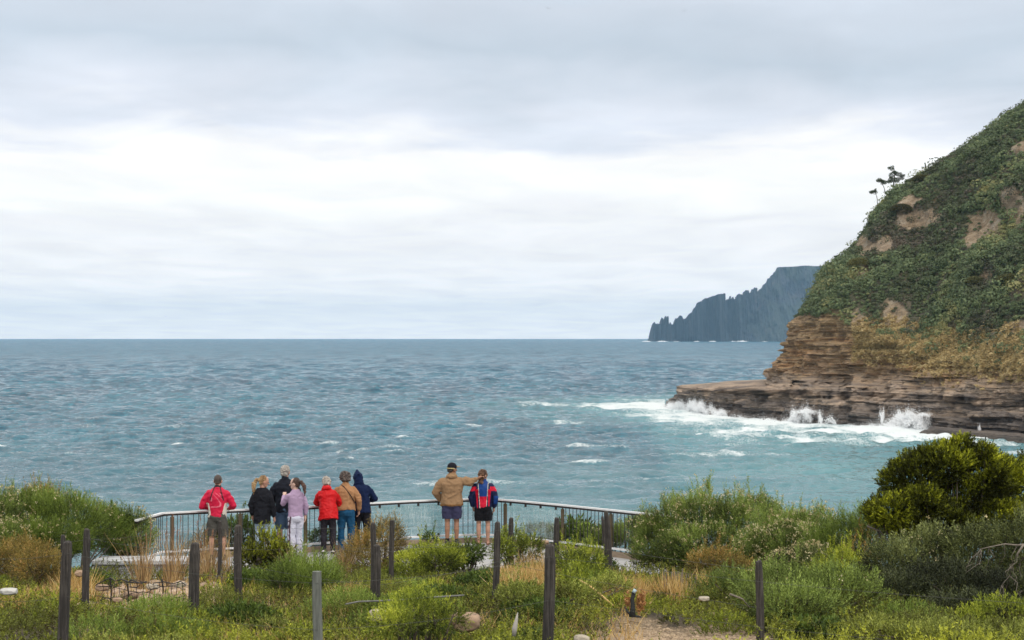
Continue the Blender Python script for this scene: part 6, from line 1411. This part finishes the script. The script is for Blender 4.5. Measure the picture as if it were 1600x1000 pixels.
# 6 woman in the tan fleece with a shoulder strap
def strap(root, S, yaw, base, TLH, TL):
    pts = [(-0.10, -0.03, 1.475), (-0.03, -0.125, 1.42), (0.06, -0.155, 1.30), (0.14, -0.145, 1.18), (0.20, -0.08, 1.06)]
    pts = [TL((np.array([p]), None))[0][0] for p in pts]; skinmesh('bag_strap', [cap(a, b_, 0.012, 0.012, 8, 3) for a, b_ in zip(pts[:-1], pts[1:])], M_CLOTH, root, S, yaw, base, 0.007, 2, 0, 9, solid((0.05, 0.03, 0.025)))
person(541, 42.6, 1.72, 'woman with bushy grey-brown hair, tan fleece with a thin strap and blue jeans', lean=0.20, side=-0.04, build=1.12, shoulder=0.19, hip=0.16, female=True, skin='fair', head=(0.1, 0.3),
       arms=(((-0.28, 0.12, 1.14), (-0.18, 0.44, 1.06)), ((0.29, 0.0, 1.12), (0.27, 0.10, 0.90))), feet=((-0.11, 0), (0.11, 0.02)),
       top=dict(name='fleece', hem=0.90, col=(0.37, 0.195, 0.095), mat=M_FLEECE, thick=0.026, wr=0.010, collar=0.02), bottom=dict(col=(0.012, 0.075, 0.16), width=0.018, wr=0.009), shoes=dict(col=(0.05, 0.05, 0.06)),
       hair=dict(shells=[ell((0, -0.02, 1.665), (0.115, 0.115, 0.118)), ell((0, -0.05, 1.60), (0.098, 0.07, 0.06)), ell((-0.05, -0.03, 1.71), (0.06, 0.06, 0.05)), ell((0.055, -0.04, 1.68), (0.06, 0.06, 0.06))], c0=(0.06, 0.045, 0.04), c1=(0.24, 0.18, 0.15), wr=0.024, wf=30, smooth=1), extras=[strap], seed=6)
# 7 person in a navy hooded coat
person(565, 42.95, 1.72, 'person in a navy coat with the hood up and black trousers, leaning over the railing', yaw=0.1, lean=0.24, side=-0.10, build=1.06, shoulder=0.18, skin='fair', head=(0.2, 0.35),
       arms=(((-0.26, 0.16, 1.14), (-0.14, 0.46, 1.06)), ((0.30, 0.10, 1.13), (0.16, 0.44, 1.06))), feet=((-0.10, 0), (0.11, 0.02)),
       top=dict(name='coat', hem=0.80, flare=0.012, col=(0.005, 0.013, 0.050), mat=M_CLOTH, hood='up', thick=0.028, wr=0.010), bottom=dict(col=(0.015, 0.014, 0.018), width=0.012), shoes=dict(col=(0.03, 0.03, 0.04)), seed=7)
# 8 man in the tan jacket and cap
def tanj(x, y, z_):
    c = np.tile((0.30, 0.185, 0.100), (len(x), 1)); c[(z_ < 0.885) & (np.abs(x) < 0.25)] = (0.24, 0.125, 0.05); return c
def capx(root, S, yaw, base, TLH, TL):
    skinmesh('cap', [TLH(ell((0, -0.002, 1.682), (0.086, 0.104, 0.086))), TLH(cap((-0.03, -0.07, 1.645), (0.03, -0.07, 1.645), 0.03, 0.03))], M_CLOTH, root, S, yaw, base, 0.008, 2, 0, 9, solid((0.012, 0.012, 0.018)))
    V, Fc = ell((0, 0.125, 1.682), (0.072, 0.075, 0.012)); skinmesh('cap_brim', [TLH((V, Fc))], M_CLOTH, root, S, yaw, base, 0.006, 1, 0, 9, solid((0.30, 0.22, 0.13)))
    ring = [(math.cos(t) * 0.088, math.sin(t) * 0.106 - 0.002, 1.648) for t in np.linspace(math.pi * 1.05, math.pi * 1.95, 9)]
    skinmesh('cap_strap', [TLH(cap(a, b_, 0.011, 0.011, 8, 3)) for a, b_ in zip(ring[:-1], ring[1:])], M_CLOTH, root, S, yaw, base, 0.006, 1, 0, 9, solid((0.50, 0.42, 0.20)))
person(706, 44.0, 1.83, 'man in a black cap and baggy tan jacket with his arm round his neighbour', yaw=0.0, build=1.16, shoulder=0.215, hip=0.165, skin='tan', head=(-0.85, 0.05),
       arms=(((-0.33, 0.03, 1.12), (-0.24, 0.16, 0.93)), ((0.395, 0.0, 1.335), (0.545, -0.02, 1.415))), feet=((-0.095, 0.0), (0.10, 0.02)),
       top=dict(hem=0.84, col=tanj, hood='down', thick=0.040, sleeve=0.030, wr=0.013, band=False), bottom=dict(kind='shorts', to=0.565, width=0.026, flare=0.016, col=(0.050, 0.050, 0.105)), shoes=dict(col=(0.05, 0.05, 0.04), sock=(0.015, 0.015, 0.018)),
       hair=dict(shells=[ell((0, -0.014, 1.655), (0.079, 0.092, 0.090)), cap((-0.03, -0.055, 1.60), (0.03, -0.055, 1.60), 0.034, 0.034)], c0=(0.025, 0.018, 0.014), c1=(0.06, 0.04, 0.03), wr=0.002), extras=[capx], seed=8)
# 9 person in the blue, red and navy wind jacket
def retro(x, y, z_):
    navy = (0.008, 0.014, 0.055); blue = (0.008, 0.048, 0.21); red = (0.58, 0.008, 0.035)
    c = np.tile(navy, (len(x), 1)); ax = np.abs(x); inner = 0.115 - (1.42 - z_) * 0.075
    m = (ax < inner) & (z_ > 1.13); c[m] = blue
    m = (ax < inner) & (z_ <= 1.13); c[m] = red
    m = (ax > 0.115) & (ax < 0.185 - (1.3 - z_) * 0.10) & (z_ < 1.30); c[m] = red
    m = (ax > 0.15) & (z_ > 1.255) & (z_ < 1.36) & (ax > 0.16); c[m] = red
    m = (x > 0.245) & (z_ < 1.14) & (z_ > 0.95); c[m] = blue
    m = (np.abs(ax - inner) < 0.0055) & (z_ < 1.45); c[m] = (0.68, 0.62, 0.52)
    c[(z_ > 1.455)] = blue
    return c
person(755, 44.1, 1.67, 'person with curly brown mullet, blue, red and navy wind jacket and black shorts', build=1.05, shoulder=0.20, skin='fair', head=(-0.75, 0.0),
       arms=(((-0.275, -0.01, 1.10), (-0.235, 0.08, 0.88)), ((0.275, -0.01, 1.10), (0.25, 0.07, 0.86))), feet=((-0.105, 0.0), (0.11, 0.02)),
       top=dict(hem=0.86, col=retro, mat=M_NYLON, thick=0.034, sleeve=0.028, wr=0.009, collar=0.02), bottom=dict(kind='shorts', to=0.56, width=0.03, flare=0.01, col=(0.010, 0.010, 0.013)), shoes=dict(col=(0.18, 0.10, 0.07), sandal=True),
       hair=dict(shells=[ell((0, -0.014, 1.665), (0.094, 0.102, 0.106)), ell((0, -0.06, 1.58), (0.078, 0.060, 0.08)), ell((0, -0.08, 1.49), (0.078, 0.045, 0.065))], c0=(0.08, 0.035, 0.018), c1=(0.32, 0.17, 0.09), wr=0.018, wf=34, smooth=1), seed=9)
